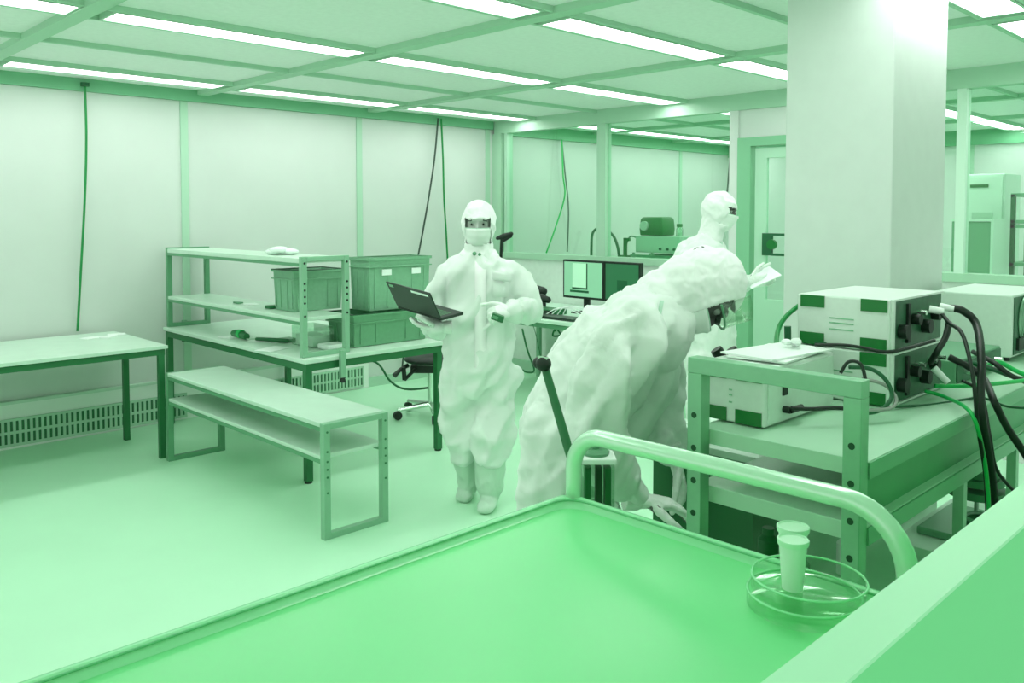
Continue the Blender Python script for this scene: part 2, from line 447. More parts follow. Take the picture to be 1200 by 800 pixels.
# crates
def crate(x0, x1, y0, y1, z0, z1, label, m, rimm, sticker=False, full=False):
    t = thing('storage_crate', ((x0+x1)/2, (y0+y1)/2, z0), label, 'crate')
    tp = .014; th = .008
    cx, cy = (x0+x1)/2, (y0+y1)/2
    def ring(z, ins):
        return [V((x0+ins, y0+ins, z)), V((x1-ins, y0+ins, z)), V((x1-ins, y1-ins, z)), V((x0+ins, y1-ins, z))]
    mb = MB()
    mb.loft([ring(z0+.001, tp+th), ring(z0+.001, tp), ring(z1-.001, .004), ring(z1-.001, .004+th), ring(z0+th, tp+th)], True)
    b = mb.build('crate_body', m, t, .003)
    r = MB()
    for zz, h_ in ((z1-.012, .014), (z1-.06, .008)):
        r.loft([ring(zz, .006), ring(zz, -.006), ring(zz+h_, -.006), ring(zz+h_, .006)], False)
    r.build('rim', m, t)
    r2 = MB().loft([ring(z1+.002, -.007), ring(z1+.006, -.007), ring(z1+.006, .012), ring(z1+.002, .012), ring(z1+.002, -.007)], False)
    r2.build('top_edge', rimm, t)
    for fr_ in (.10, .30, .70, .90):
        x = x0+(x1-x0)*fr_
        box('rib', m, (x-.006, y0+.004, z0+.02), (x+.006, y0+.012, z1-.055), t)
    for fr_ in (.12, .34, .66, .88):
        y = y0+(y1-y0)*fr_
        box('rib', m, (x0+.004, y-.006, z0+.02), (x0+.012, y+.006, z1-.055), t)
    if sticker:
        for fr_ in (.20, .68):
            x = x0+(x1-x0)*fr_
            box('sticker', M_white, (x, y0-.004, z1-.115), (x+.075, y0+.004, z1-.075), t)
    if full:
        box('contents', M_blk2, (x0+.02, y0+.02, z0+.02), (x1-.02, y1-.02, z1-.03), t)
    return t
crate(2.81, 3.19, 4.88, 5.15, 1.009, 1.275, 'open green crate with dark rim on the middle shelf of the rack', M_crate, M_lid, full=True)
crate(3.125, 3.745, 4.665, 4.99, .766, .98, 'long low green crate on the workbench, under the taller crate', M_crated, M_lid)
crate(3.275, 3.80, 4.70, 4.94, .990, 1.345, 'tall green crate with two white stickers stacked on the long low crate', M_crate, M_crated, True)
# things on bench and rack
o = MB().box((2.93, 4.86, .765), (3.10, 5.12, .90)).build('plastic_box', M_clear, bevel=.006)
tag(o, 'clear plastic box with papers beside the low crate under the rack', 'box')
o = MB().box((2.95, 4.88, .768), (3.08, 5.10, .84)).build('paper_stack', M_white, bevel=.004); tag(o, 'stack of white papers inside the clear plastic box', 'paper')
o = MB().box((2.95, 4.70, .766), (3.11, 4.83, .80)).build('bubble_pack', M_bag, bevel=.01); tag(o, 'flat white packet on the bench before the clear box', 'packet')
m = MB()
for i in range(5):
    a = i*1.3
    m.ball((2.86+.045*math.cos(a), 5.08+.05*math.sin(a)+.02*i, 1.395+.012*(i % 2)), .055, 8, (1, 1.2, .42))
o = m.build('plastic_bag', M_bag, smooth=True); tag(o, 'crumpled white plastic bag lying on top of the shelf rack', 'bag')
m = MB().tube([(2.80, 5.70, .795), (2.80, 5.62, .80), (2.80, 5.50, .79)], [.022, .03, .024], 12)
hb_ = m.build('hand_brush', M_dark, smooth='auto'); tag(hb_, 'dark green brush roller lying at the front edge of the workbench', 'tool')
MB().tube([(2.80, 5.61, .80), (2.80, 5.57, .799)], [.0315, .0315], 12).build('band', M_greenl, hb_, smooth='auto')
o = MB().tube([(2.83, 5.42, .78), (2.88, 5.26, .785), (2.92, 5.14, .79)], [.012, .014, .011], 10).build('screwdriver', M_dark, smooth=True); tag(o, 'slim dark tool next to the brush roller on the workbench', 'tool')
MB().tube([(2.79, 5.53, .772), (2.83, 5.42, .778)], .004, 8).build('shaft', M_metal, o)
for j, (x, y, z, s1, s2, a, lb_) in enumerate(((2.80, 5.72, .765, .07, .16, .1, 'white sheet on the workbench toward its far end'), (2.74, 5.02, .765, .10, .14, .4, 'white sheet at the corner of the workbench under the rack'), (2.86, 5.55, 1.008, .05, .14, -.2, 'white note lying on the middle shelf of the rack'), (2.88, 5.40, .765, .06, .2, .5, 'narrow white strip on the workbench behind the brush'))):
    M = Matrix.Translation((x, y, z)) @ Matrix.Rotation(a, 4, 'Z')
    o = MB().box((-s1, -s2/2, .0005), (s1, s2/2, .003), M).build('paper_sheet', M_white); tag(o, lb_, 'paper')
o = MB().box((2.80, 5.62, 1.009), (2.84, 5.70, 1.022)).build('small_tool', M_mid, bevel=.003); tag(o, 'small green piece on the middle shelf of the rack', 'tool')
o = MB().box((2.80, 5.17, 1.009), (2.90, 5.24, 1.03)).build('small_case', M_dark, bevel=.004); tag(o, 'flat dark case beside the open crate on the middle shelf', 'case')
o = MB().box((2.80, 5.20, .768), (2.90, 5.30, .79)).build('small_case', M_mid, bevel=.004)
tag(o, 'flat green case on the workbench beneath the middle shelf', 'case')
o.location.x += .12

# stool with castors
st = thing('office_chair', (4.25, 5.38, 0), 'black office stool on chrome castor base behind the workbench', 'chair')
bx, by = 4.25, 5.38
bxr = pp(505, 430, 6.85)
s1 = MB(); s1.ball((bxr.x, bxr.y, .47), .22, 12, (1, 1, .22)).build('seat', M_black, st, smooth=True)
m = MB(); m.box((-.16, -.05, .36), (.12, .05, .42), Matrix.Translation((bxr.x, bxr.y, 0)) @ Matrix.Rotation(-.8, 4, 'Z'))
m.tube([pp(478, 428, 6.8), pp(470, 432, 6.75), pp(462, 440, 6.7)], [.02, .014, .022], 8); m.tube([pp(473, 430, 6.75), pp(474, 445, 6.75)], .018, 8); m.tube([pp(474, 445, 6.75), pp(487, 432, 6.75)], .014, 8)
m.build('mechanism', M_black, st, smooth='auto')
hub = V((bxr.x, bxr.y, .10))
MB().tube([(bxr.x, bxr.y, .09), (bxr.x, bxr.y, .38)], [.028, .028], 14).build('gas_column', M_chrome, st, smooth='auto')
for i in range(5):
    a = .35+i*2*PI/5
    e = hub+V((math.cos(a)*.29, math.sin(a)*.29, -.02))
    l = MB().tube([hub, e], [.024, .016], 8).build('base_arm', M_chrome, st, smooth='auto')
    MB().tube([e+V((math.sin(a)*.018, -math.cos(a)*.018, -.045)), e+V((-math.sin(a)*.018, math.cos(a)*.018, -.045))], .034, 14).build('castor', M_black, l, smooth='auto')
cable([pp(405, 422, 6.9), pp(440, 424, 6.9), pp(458, 447, 6.9), pp(478, 456, 6.9), pp(515, 452, 6.9), pp(530, 448, 6.9)], .009, M_dark, 'dark cable looping low behind the workbench toward the stool')

# ================================================================ desk by the window
dk = thing('computer_desk', (5.7, 5.0, 0), 'white desk below the window carrying monitors and laboratory devices', 'desk')
box('desktop', M_desk, (5.18, 3.95, .722), (6.26, 5.95, .752), dk, .003)
m = MB().box((5.20, 3.97, .68), (5.235, 5.93, .722)); m.build('frame', M_mid, dk)
for x, y in ((5.22, 5.88), (6.15, 5.88), (5.22, 3.98), (6.15, 3.98)):
    box('leg', M_midl, (x, y, 0), (x+.04, y+.04, .722), dk)
k += 1; struct(box('trim_%d' % k, M_rail, (XP-.06, 3.80, 0), (XP-.03, 6.62, .12)))
def monitor(y0, y1, x, z0, z1, rot, label, win):
    t = thing('computer_monitor', (x+.05, (y0+y1)/2, .752), label, 'monitor')
    cy = (y0+y1)/2
    M = Matrix.Translation((x, cy, 0)) @ Matrix.Rotation(rot, 4, 'Z')
    hw = (y1-y0)/2
    MB().box((0, -hw, z0), (.045, hw, z1), M).build('housing', M_black, t, .004)
    sc_ = MB().box((-.003, -hw+.018, z0+.02), (.0, hw-.018, z1-.018), M).build('screen', M_screen if win else M_screend, t)
    if win:
        MB().box((-.0045, -.04, z0+.10), (-.003, .12, z1-.03), M).build('image_window', M_screenp, sc_)
        MB().box((-.0050, -.055, z0+.092), (-.0035, -.042, z1-.028), M).box((-.0050, -.055, z0+.085), (-.0035, .125, z0+.10), M).build('image_border', M_greend, sc_)
        MB().box((-.0045, -.07, z0+.055), (-.003, .15, z0+.075), M).build('status_bar', M_greend, sc_)
    else:
        MB().box((-.0045, -.06, z0+.10), (-.003, .05, z0+.19), M).build('dark_field', M_greend, sc_)
    MB().box((.045, -.03, .76), (.07, .03, z0+.12), M).build('stand', M_black, t)
    MB().box((-.04, -.11, .752), (.13, .11, .764), M).build('stand_base', M_black, t, .003)
monitor(4.715, 5.195, 5.75, .885, 1.232, 0, 'black-framed monitor with a pale window on its lit screen, left of the pair', True)
monitor(4.32, 4.71, 5.75, .885, 1.232, .0, 'black-framed monitor with darker screen, right of the pair', False)
def put(name, m, a, b, label, cat, bevel=.004, parts=()):
    o = MB().box(a, b).build(name, m, bevel=bevel); tag(o, label, cat)
    for nm, mm, a2, b2 in parts: box(nm, mm, a2, b2, o)
    return o
put('keyboard', M_blk2, (5.24, 4.62, .753), (5.40, 5.06, .775), 'dark keyboard on the desk in front of the monitors', 'keyboard')
o = put('measuring_device', M_dark, (5.46, 5.03, .753), (5.62, 5.34, .80), 'flat dark green device on the desk left of the monitors', 'device', parts=(('panel', M_black, (5.452, 5.06, .76), (5.46, 5.30, .79)),))
m = MB().caps([(5.60, 5.42, .86), (5.62, 5.34, .875), (5.64, 5.28, .86)], [.03, .04, .03], 10)
m.caps([(5.66, 5.52, .90), (5.66, 5.46, .96), (5.68, 5.38, .93)], [.035, .03, .04], 10).box((5.60, 5.36, .753), (5.70, 5.48, .90))
m.caps([(5.66, 5.56, .80), (5.66, 5.48, .82), (5.66, 5.40, .81)], [.045, .04, .04], 10)
o = m.build('inspection_microscope', M_black, smooth='auto'); tag(o, 'small black inspection microscope on the desk next to the standing person', 'microscope')
MB().ball((5.55, 5.30, .80), .028, 8).build('green_lamp', M_patch, o)
for j in range(4):
    cable([(5.36+.02*j, 5.05-.05*j, .765), (5.42, 4.98-.05*j, .82+.01*j), (5.50+.02*j, 4.92-.06*j, .82), (5.56, 4.80-.05*j, .765)], .005, M_white,
          'thin white lead coiled with others on the desk before the monitors', group='white leads on the desk', k_=6)
cable([pp(612, 385, 7.2), pp(618, 410, 7.2), pp(626, 433, 7.2), pp(618, 436, 7.2), pp(610, 432, 7.2)], .008, M_dark, 'dark cord hanging under the desk beside the standing person')
cable([pp(650, 388, 7.2), pp(656, 380, 7.2), pp(664, 383, 7.2), pp(658, 392, 7.2), pp(648, 393, 7.2), pp(652, 385, 7.2), pp(660, 400, 7.2), pp(648, 412, 7.2), pp(644, 430, 7.2)], .008, M_dark, 'dark looped cord hanging under the desk behind the bent person')
cable([pp(622, 372, 7.1), pp(628, 392, 7.2), pp(634, 420, 7.2)], .003, M_dark, 'thin wire hanging straight under the desk')
m = MB().caps([pp(583, 279, 8.3), pp(590, 277, 8.3), pp(599, 274, 8.3)], [.018, .030, .022], 10).caps([pp(590, 282, 8.3), pp(599, 277, 8.3)], [.014, .012], 8)
m.tube([pp(588, 280, 8.3), pp(587, 300, 8.35)], .015, 8)
b_ = pp(587, 300, 8.35)
m.tube([b_, V((b_.x, b_.y, .02))], .015, 8).cyl((b_.x, b_.y, 0), (b_.x, b_.y, .03), .14)
o = m.build('desk_lamp_arm', M_black, smooth='auto'); tag(o, 'black headed stand behind the shoulder of the standing person', 'stand')

# ---------------------------------------------- bench behind the window
before_bench = set(COL.objects)
sb = thing('side_bench', (6.8, 4.5, 0), 'pale bench behind the window carrying the green pump', 'bench')
box('benchtop', M_rail, (6.45, 3.9, 1.17), (7.1, 5.6, 1.20), sb)
for x, y in ((6.5, 3.95), (6.5, 5.5), (7.03, 3.95), (7.03, 5.5)): box('leg', M_mid, (x, y, 0), (x+.04, y+.04, 1.17), sb)
ap = thing('lab_apparatus', (6.8, 4.6, 1.2), 'pale lab unit on thin rails behind the window under the green pump', 'apparatus')
q0 = pp(752, 288, 8.0); q1 = pp(800, 290, 7.6)
box('housing', mat('apparatus_pale', (160, 210, 176), .4), (6.68, 4.28, 1.27), (6.95, 4.80, 1.43), ap, .006)
box('rail', M_mid, (6.62, 4.25, 1.225), (6.66, 4.82, 1.25), ap)
box('rail', M_mid, (6.92, 4.25, 1.225), (6.96, 4.82, 1.25), ap)
for y in (4.3, 4.55, 4.78):
    box('leg', M_mid, (6.63, y, 1.20), (6.65, y+.02, 1.27), ap); box('leg', M_mid, (6.93, y, 1.20), (6.95, y+.02, 1.27), ap)
m = MB()
for y in (4.34, 4.42, 4.5): m.cyl((6.66, y, 1.31), (6.68, y, 1.31), .012, n=10)
m.build('knob', M_greend, ap)
gp = thing('pump', (6.8, 4.55, 1.43), 'bright green pump housing on top of the pale unit behind the window', 'pump')
rings = []
for z, sx, sy in ((1.435, .10, .135), (1.50, .105, .14), (1.59, .10, .13), (1.615, .085, .115)):
    rings.append([V((6.80+sx*a, 4.63+sy*b, z)) for a, b in ((-1, -1), (1, -1), (1, 1), (-1, 1))])
MB().loft(rings).build('pump_body', M_patch, gp, .012, True)
MB().cyl((6.67, 4.70, 1.53), (6.70, 4.70, 1.53), .045).build('dial', M_joint, gp, smooth='auto')
bt = thing('bottle', (6.8, 4.36, 1.43), 'small clear bottle with green cap behind the window, right of the green pump', 'bottle')
MB().tube([(6.8, 4.37, 1.432), (6.8, 4.37, 1.50), (6.8, 4.37, 1.52)], [.033, .033, .02], 14).build('bottle_glass', M_clear, bt, smooth='auto')
MB().cyl((6.8, 4.37, 1.52), (6.8, 4.37, 1.55), .028).build('bottle_cap', M_patch, bt, smooth='auto')
cable([(6.64, 4.97, 1.215), (6.64, 4.99, 1.32), (6.64, 5.05, 1.43), (6.64, 5.17, 1.495), (6.64, 5.27, 1.49), (6.64, 5.32, 1.43), (6.64, 5.33, 1.30), (6.64, 5.33, 1.215)], .014, M_dark, 'thick dark hose arching behind the window post', name='hose')
cable([(6.70, 4.95, 1.21), (6.70, 4.93, 1.33), (6.70, 4.88, 1.42), (6.70, 4.79, 1.41)], .008, M_mid, 'thin pale green hose leading up to the pale unit behind the window', name='hose')
m = MB().box((6.60, 4.84, 1.20), (6.66, 4.94, 1.24)).box((6.60, 4.86, 1.24), (6.63, 4.89, 1.40)).box((6.60, 4.82, 1.38), (6.63, 4.89, 1.41))
o = m.build('clamp_stand', M_patch, bevel=.003); tag(o, 'bright green clamp bracket behind the window, left of the pale unit', 'bracket')

for o in [x for x in COL.objects if x.parent is None and x not in before_bench]:
    o.location.y += .28; WO[o] = V(o.location)
# ---------------------------------------------- far room on the right
cb = thing('cabinet', (9.2, 2.7, 0), 'tall white cabinet in the room behind the right window', 'cabinet')
box('cabinet_body', M_cab, (9.0, 2.48, 0), (9.5, 2.86, 2.03), cb, .01)
box('door', M_cab, (8.985, 2.50, .1), (9.0, 2.84, 2.0), cb)
box('green_tag', M_patch, (8.975, 2.62, 1.90), (8.985, 2.78, 1.93), cb)
box('label_plate', M_joint, (8.975, 2.58, 1.58), (8.985, 2.76, 1.66), cb)
cg = thing('equipment_cabinet', (8.1, 2.4, 0), 'grey green box cabinet standing before the tall white cabinet', 'cabinet')
box('cabinet_body', M_cabg, (8.0, 2.30, 0), (8.35, 2.62, 1.58), cg, .008)
box('trim_strip', M_cab, (7.99, 2.285, 0), (8.36, 2.305, 1.60), cg)
box('top_strip', M_cab, (7.99, 2.305, 1.58), (8.36, 2.62, 1.60), cg)
rk2 = thing('equipment_rack', (8.6, 2.0, 0), 'open green equipment rack at the right edge behind the window', 'rack')
for x in (8.5, 8.95):
    for y in (2.26, 1.66): box('post', M_dark, (x, y, 0), (x+.035, y+.035, 1.82), rk2)
for z in (1.80, 1.56, 1.52, 1.18, 1.0): box('shelf', M_cabg, (8.5, 1.66, z), (8.985, 2.295, z+.03), rk2)
put('rack_instrument', M_cab, (8.56, 1.75, 1.59), (8.9, 2.2, 1.76), 'pale instrument on the upper shelf of the green rack', 'instrument', parts=(('display', M_greend, (8.55, 1.98, 1.65), (8.56, 2.06, 1.74)),))
put('rack_instrument', M_cabg, (8.56, 1.75, 1.215), (8.9, 2.2, 1.48), 'green instrument on the middle shelf of the green rack', 'instrument', parts=(('display', M_joint, (8.55, 1.85, 1.38), (8.56, 2.15, 1.44)),))
put('rack_instrument', M_white, (8.55, 1.72, 1.832), (8.9, 2.2, 1.90), 'white flat unit lowest on top of the green rack', 'instrument', parts=(('slots', M_dark, (8.54, 1.8, 1.85), (8.55, 2.15, 1.88)),))
put('rack_instrument', M_white, (8.55, 1.78, 1.902), (8.9, 2.18, 1.98), 'white flat unit topmost on the green rack', 'instrument', parts=(('slots', M_dark, (8.54, 1.8, 1.93), (8.55, 2.1, 1.96)),))

# ================================================================ INSTRUMENT TROLLEY
TX0, TY0, TY1 = 1.96, .83, 1.31
TX1 = 4.35
tr = thing('instrument_trolley', (3.1, 1.07, 0), 'metal-framed trolley carrying the instrument boxes, with an upright end frame', 'trolley')
s_ = .044
def profpost(y, x, z1):
    p = MB().box((x, y, .06), (x+s_, y+s_, z1)).build('post', M_profile, tr, .002)
    for z in [1.10-.09*i for i in range(12)]:
        if z > .1 and abs(z-1.04) > .03: MB().cyl((x-.001, y+s_/2, z), (x+.001, y+s_/2, z), .0085, n=12).build('bolt_hole', M_hole, p)
    return p
for x in (TX0,):
    for y in (TY0, TY1-s_): profpost(y, x, 1.215)
MB().box((TX0, TY0, 1.215), (TX0+s_, TY1, 1.257)).build('top_rail', M_profile, tr, .002)
for y in (TY0, TY1-s_):
    box('post', M_profile, (TX1-s_, y, .06), (TX1, y+s_, 1.04), tr, .002)
for x in (TX0, TX1-s_):
    for y in (TY0, TY1-s_):
        MB().cyl((x+s_/2, y+.01, .035), (x+s_/2, y+.034, .035), .035).build('castor', M_black, tr, smooth='auto')
def board(z1, th, nm='shelf'):
    box(nm, M_board, (TX0+s_+.001, TY0+.002, z1-th), (TX1-s_-.001, TY1-.002, z1), tr, .002)
    box('shelf_edge', M_boardedge, (TX0+s_+.001, TY0-.004, z1-th), (TX1-s_-.001, TY0+.001, z1-.002), tr)
board(1.058, .042)
board(.90, .045)
box('shelf', M_board, (TX0+s_+.001, TY0+.002, .57), (2.75, TY1-.002, .60), tr, .002)
box('shelf_bracket', M_profile, (2.72, TY0+.01, .60), (2.75, TY0+.04, .855), tr)
box('shelf_bracket', M_profile, (2.72, TY1-.04, .60), (2.75, TY1-.01, .855), tr)
box('side_panel', mat('side_panel_green', (92, 170, 118), .45, nscale=10, namt=.05), (TX0+s_+.05, TY0+.03, .90), (TX1-s_-.05, TY0+.045, 1.015), tr)

def instrument(x0, x1, y0, y1, z0, n, uh, label, name='instrument_box', panel=True):
    t = thing(name, ((x0+x1)/2, (y0+y1)/2, z0), label, 'instrument')
    for u in range(n):
        a = z0+.004+u*uh; b = a+uh-.003
        h_ = box('case', M_inst, (x0, y0, a), (x1, y1, b), t, .006)
        for yy in (y0+.008, y1-.008-.085):
            for zz in (a+.002, b-.04):
                box('corner_pad', M_patch, (x0-.004, yy, zz), (x0+.001, yy+.08, zz+.038), h_)
        for zz in (.055, .075, .09):
            box('groove', M_profile, (x0-.0015, y0+.11, a+zz), (x0+.001, y1-.11, a+zz+.004), h_)
        if panel:
            box('rear_panel', M_panel, (x0+.025, y0-.004, a+.008), (x1-.012, y0+.002, b-.008), t)
            fr_ = MB().box((x0+.008, y0-.008, a), (x0+.022, y0+.002, b)).box((x0+.022, y0-.008, b-.006), (x1, y0+.002, b)).box((x0+.022, y0-.008, a), (x1, y0+.002, a+.006))
            fr_.build('panel_frame', M_inst, t)
            for j, xx in enumerate((.07, .17, .26, .34)):
                if x0+xx < x1-.03:
                    MB().cyl((x0+xx, y0-.03, a+.06+.03*(j % 2)), (x0+xx, y0-.003, a+.06+.03*(j % 2)), .017 if j % 2 else .022, n=16).build('connector', M_black, t, smooth='auto')
            box('slot', M_black, (x0+.115, y0-.012, a+.02), (x0+.135, y0-.003, b-.02), t)
            for xx in (.20, .30, .38):
                if x0+xx < x1-.02:
                    MB().cyl((x0+xx, y0-.035, a+.11), (x0+xx, y0-.003, a+.11), .008, n=12).build('socket', M_chrome, t, smooth='auto')
    return t
instrument(2.60, 3.03, 1.02, 1.318, 1.058, 2, .165, 'double-height instrument box with green corner pads on the trolley')
sm = instrument(2.10, 2.52, 1.155, 1.365, 1.058, 1, .165, 'smaller instrument box with green corner pads at the trolley front, behind the end frame', panel=False)
box('side_plate', M_instside, (2.115, 1.151, 1.07), (2.51, 1.156, 1.215), sm)
box('handle_slot', M_black, (2.19, 1.146, 1.14), (2.215, 1.152, 1.19), sm)
MB().tube([(2.20, 1.13, 1.10), (2.20, 1.152, 1.10)], .010, 10).tube([(2.20, 1.13, 1.10), (2.26, 1.128, 1.10)], .009, 10).build('plug', M_black, sm, smooth='auto')
# third instrument, right rear
t = thing('power_supply', (4.0, 1.15, 1.058), 'plain pale metal box with round fan grille at the right edge of the trolley', 'instrument')
box('case', M_instside, (3.76, 1.00, 1.075), (4.28, 1.30, 1.325), t, .006)
box('rear_panel', M_panel, (3.78, .996, 1.085), (4.27, 1.002, 1.315), t)
mb = MB()
for r in (.10, .08, .06, .04, .02): mb.tube([V((3.93+r*math.cos(a*PI/12), .992, 1.215+r*math.sin(a*PI/12))) for a in range(24)], .004, 6, closed=True)
mb.build('fan_grille', M_midl, t)
box('socket', M_black, (3.81, .985, 1.10), (4.0, .997, 1.15), t)
for x in (3.80, 4.2):
    for y in (1.03, 1.25): MB().cyl((x, y, 1.058), (x, y, 1.075), .015).build('foot', M_black, t)
# flat unit between
t = thing('connector_unit', (3.35, 1.1, 1.058), 'low dark green connector unit lying between the instrument boxes', 'device')
box('case', M_mid, (3.12, 1.00, 1.058), (3.62, 1.28, 1.14), t, .004)
box('face', M_greend, (3.13, .995, 1.065), (3.61, 1.001, 1.132), t)
for x in (3.2, 3.3, 3.42, 3.52): MB().cyl((x, .965, 1.10), (x, .995, 1.10), .012).build('socket', M_chrome, t, smooth='auto')
# papers on small instrument
for j, (a_, ofs) in enumerate(((.1, 0), (-.12, .0))):
    M = Matrix.Translation((2.34, 1.25, 1.228+j*.006)) @ Matrix.Rotation(a_, 4, 'Z')
    o = MB().box((-.15, -.09, 0), (.16, .09, .005), M).build('paper_sheet', M_white)
    tag(o, ['lower white sheet on the smaller instrument box', 'upper white sheet on the smaller instrument box'][j], 'paper')
ts = MB()
for i in range(5): ts.ball((2.42+.018*math.cos(i*2.1), 1.24+.018*math.sin(i*2.1), 1.250+.006*(i % 3)), .017, 5, (1, 1, .6))
o = ts.build('crumpled_tissue', M_white); tag(o, 'small crumpled white tissue on the papers by the instrument box', 'tissue')
o = MB().box((2.575, 1.215, 1.14), (2.596, 1.245, 1.24)).build('clip_plug', M_greend); tag(o, 'dark green plug on the left front of the double instrument box', 'plug')
# cables round the instruments
CB = lambda pts, r, m, lb: cable([pp(*p) for p in pts], r, m, lb)
CB([(1112, 361, 2.72), (1128, 364, 2.70), (1144, 380, 2.68), (1150, 420, 2.52), (1150, 480, 2.45), (1160, 540, 2.46), (1166, 600, 2.48), (1163, 660, 2.48)], .012, M_black, 'thick black cable arching down from the top right of the double instrument box')
CB([(1100, 362, 2.66), (1112, 378, 2.6), (1128, 392, 2.52), (1140, 440, 2.42), (1146, 500, 2.41), (1155, 560, 2.43), (1158, 640, 2.45)], .006, M_black, 'thin black cable beside the thick arching one')
CB([(1112, 378, 2.66), (1108, 395, 2.62), (1098, 412, 2.6), (1090, 425, 2.66)], .010, M_black, 'short black cable bending at the right rear of the double instrument box')
CB([(1112, 418, 2.75), (1150, 440, 2.7), (1165, 470, 2.52), (1180, 500, 2.52), (1200, 530, 2.5), (1225, 570, 2.5)], .011, M_black, 'black cable sloping down to the right edge of the picture')
CB([(1140, 412, 3.0), (1165, 425, 2.9), (1185, 440, 2.85), (1215, 452, 2.8)], .009, M_black, 'upper of the black cables crossing behind the trolley edge at right')
CB([(1140, 425, 2.98), (1165, 433, 2.9), (1190, 442, 2.85), (1212, 447, 2.8)], .009, M_greend, 'dark green cable crossing to the right edge beside the black one')
CB([(1155, 430, 2.95), (1170, 424, 2.95), (1190, 434, 2.92), (1215, 445, 2.9)], .008, M_greenl, 'bright green lead crossing above the dark leads at right')
CB([(1084, 458, 2.68), (1110, 466, 2.62), (1138, 484, 2.42), (1152, 530, 2.42), (1158, 580, 2.42), (1160, 650, 2.42)], .006, M_greenl, 'bright green lead hanging over the right side of the trolley')
CB([(1095, 452, 2.72), (1130, 452, 2.72), (1170, 449, 2.75), (1215, 444, 2.8)], .007, M_greenl, 'bright green lead running flat to the right edge')
CB([(1128, 446, 2.70), (1150, 462, 2.62), (1160, 510, 2.47), (1168, 550, 2.48), (1188, 575, 2.5)], .005, M_black, 'thin black lead ending low at the right of the trolley')
CB([(1040, 477, 2.52), (1090, 474, 2.6), (1130, 468, 2.66), (1152, 466, 2.66), (1180, 476, 2.62), (1210, 478, 2.6)], .004, M_greend, 'thin lead lying across the trolley board')
CB([(955, 404, 2.585), (985, 404, 2.55), (1010, 407, 2.53), (1035, 412, 2.50), (1060, 409, 2.52), (1095, 399, 2.60)], .005, M_black, 'black lead strapped across the front of the double instrument box')
CB([(985, 437, 2.40), (994, 424, 2.40), (1008, 426, 2.38), (1014, 445, 2.36), (1010, 460, 2.36)], .005, M_black, 'small black loop of wire behind the end frame corner')
CB([(995, 430, 2.44), (1020, 432, 2.44), (1038, 445, 2.42), (1045, 465, 2.40), (1030, 481, 2.38), (1008, 484, 2.36)], .006, M_greend, 'larger dark loop of wire on the trolley board')
CB([(1010, 444, 2.42), (1035, 450, 2.42), (1050, 466, 2.40), (1044, 478, 2.38), (1015, 481, 2.36)], .005, mat('cable_pinkish_grey', (150, 160, 150), .5), 'pale grey loop of wire on the trolley board')
CB([(927, 478, 2.33), (950, 479, 2.33), (985, 478, 2.34), (1010, 484, 2.34)], .006, M_black, 'black power lead plugged into the smaller instrument box')
CB([(936, 358, 2.80), (920, 372, 2.78), (911, 390, 2.75), (909, 425, 2.6), (912, 436, 2.5)], .008, M_green, 'green cable curving out left of the double instrument box')
o = MB().tube([pp(924, 438, 2.9), pp(923, 382, 2.9)], .012, 10); b_ = pp(924, 438, 2.9)
o.tube([b_, V((b_.x, b_.y, 0.88))], .012, 10).cyl((b_.x, b_.y, .861), (b_.x, b_.y, .885), .04)
o = o.build('pole_stand', M_greend, smooth='auto'); tag(o, 'thin dark pole stand left of the double instrument box', 'pole')
for j, (px, py, d, lb_) in enumerate(((1098, 363, 2.66, 'white plug connector at left in the pair at the top of the box side'), (1110, 360, 2.70, 'white plug connector at right in the pair at the top of the box side'), (1103, 432, 2.70, 'white plug hanging at the lower side of the double instrument box'))):
    a = pp(px-9, py-1, d); b = pp(px+8, py+2 if j < 2 else py+16, d-.02)
    o = MB().tube([a, b], [.012, .010], 12).build('plug', M_white, smooth='auto'); tag(o, lb_, 'plug')
# items on trolley lower shelf and the clutter under it
for j, (x, y, h_, r, mm) in enumerate(((2.10, 1.20, .10, .025, M_white), (2.25, 1.22, .13, .03, M_dark), (2.22, 1.10, .09, .022, M_clear), (2.4, 1.05, .12, .03, M_white), (2.35, 1.20, .08, .03, M_greend))):
    o = MB().tube([(x, y, .601), (x, y, .60+h_*.75), (x, y, .60+h_*.85), (x, y, .60+h_)], [r, r, r*.6, r*.6], 14).build('bottle', mm, smooth='auto')
    tag(o, ['white bottle nearest the end frame on the lowest trolley shelf', 'tall dark bottle on the lowest trolley shelf', 'small clear bottle on the lowest trolley shelf', 'white bottle farther along the lowest trolley shelf', 'short dark green jar on the lowest trolley shelf'][j], 'bottle')
# weights stack on the floor right of trolley
a = V((3.72, 1.10, .362)); Z0 = .362
box('shelf', M_top, (3.25, TY0+.002, .33), (TX1-s_-.001, TY1-.002, .36), tr, .002)
box('post', M_profile, (3.25, TY0+.01, .36), (3.28, TY0+.04, .855), tr)
box('post', M_profile, (3.25, TY1-.04, .36), (3.28, TY1-.01, .855), tr)
t = thing('weight_stand', (a.x, a.y, Z0), 'low dark stand with stacked discs on the bottom shelf of the trolley', 'stand')
box('base', M_mid, (a.x-.20, a.y-.18, Z0), (a.x+.20, a.y+.16, Z0+.03), t, .006)
MB().cyl((a.x, a.y, Z0+.03), (a.x, a.y, Z0+.34), .009).build('rod', M_midl, t)
for z, r in ((.15, .11), (.20, .10), (.23, .08)): MB().cyl((a.x, a.y, Z0+z), (a.x, a.y, Z0+z+.028), r, n=24).build('disc', M_dark, t, smooth='auto')
MB().tube([V((a.x-.1+.06*math.cos(i*PI/8), a.y-.05+.06*math.sin(i*PI/8), Z0+.09)) for i in range(16)], .008, 8, closed=True).build('ring', M_mid, t)
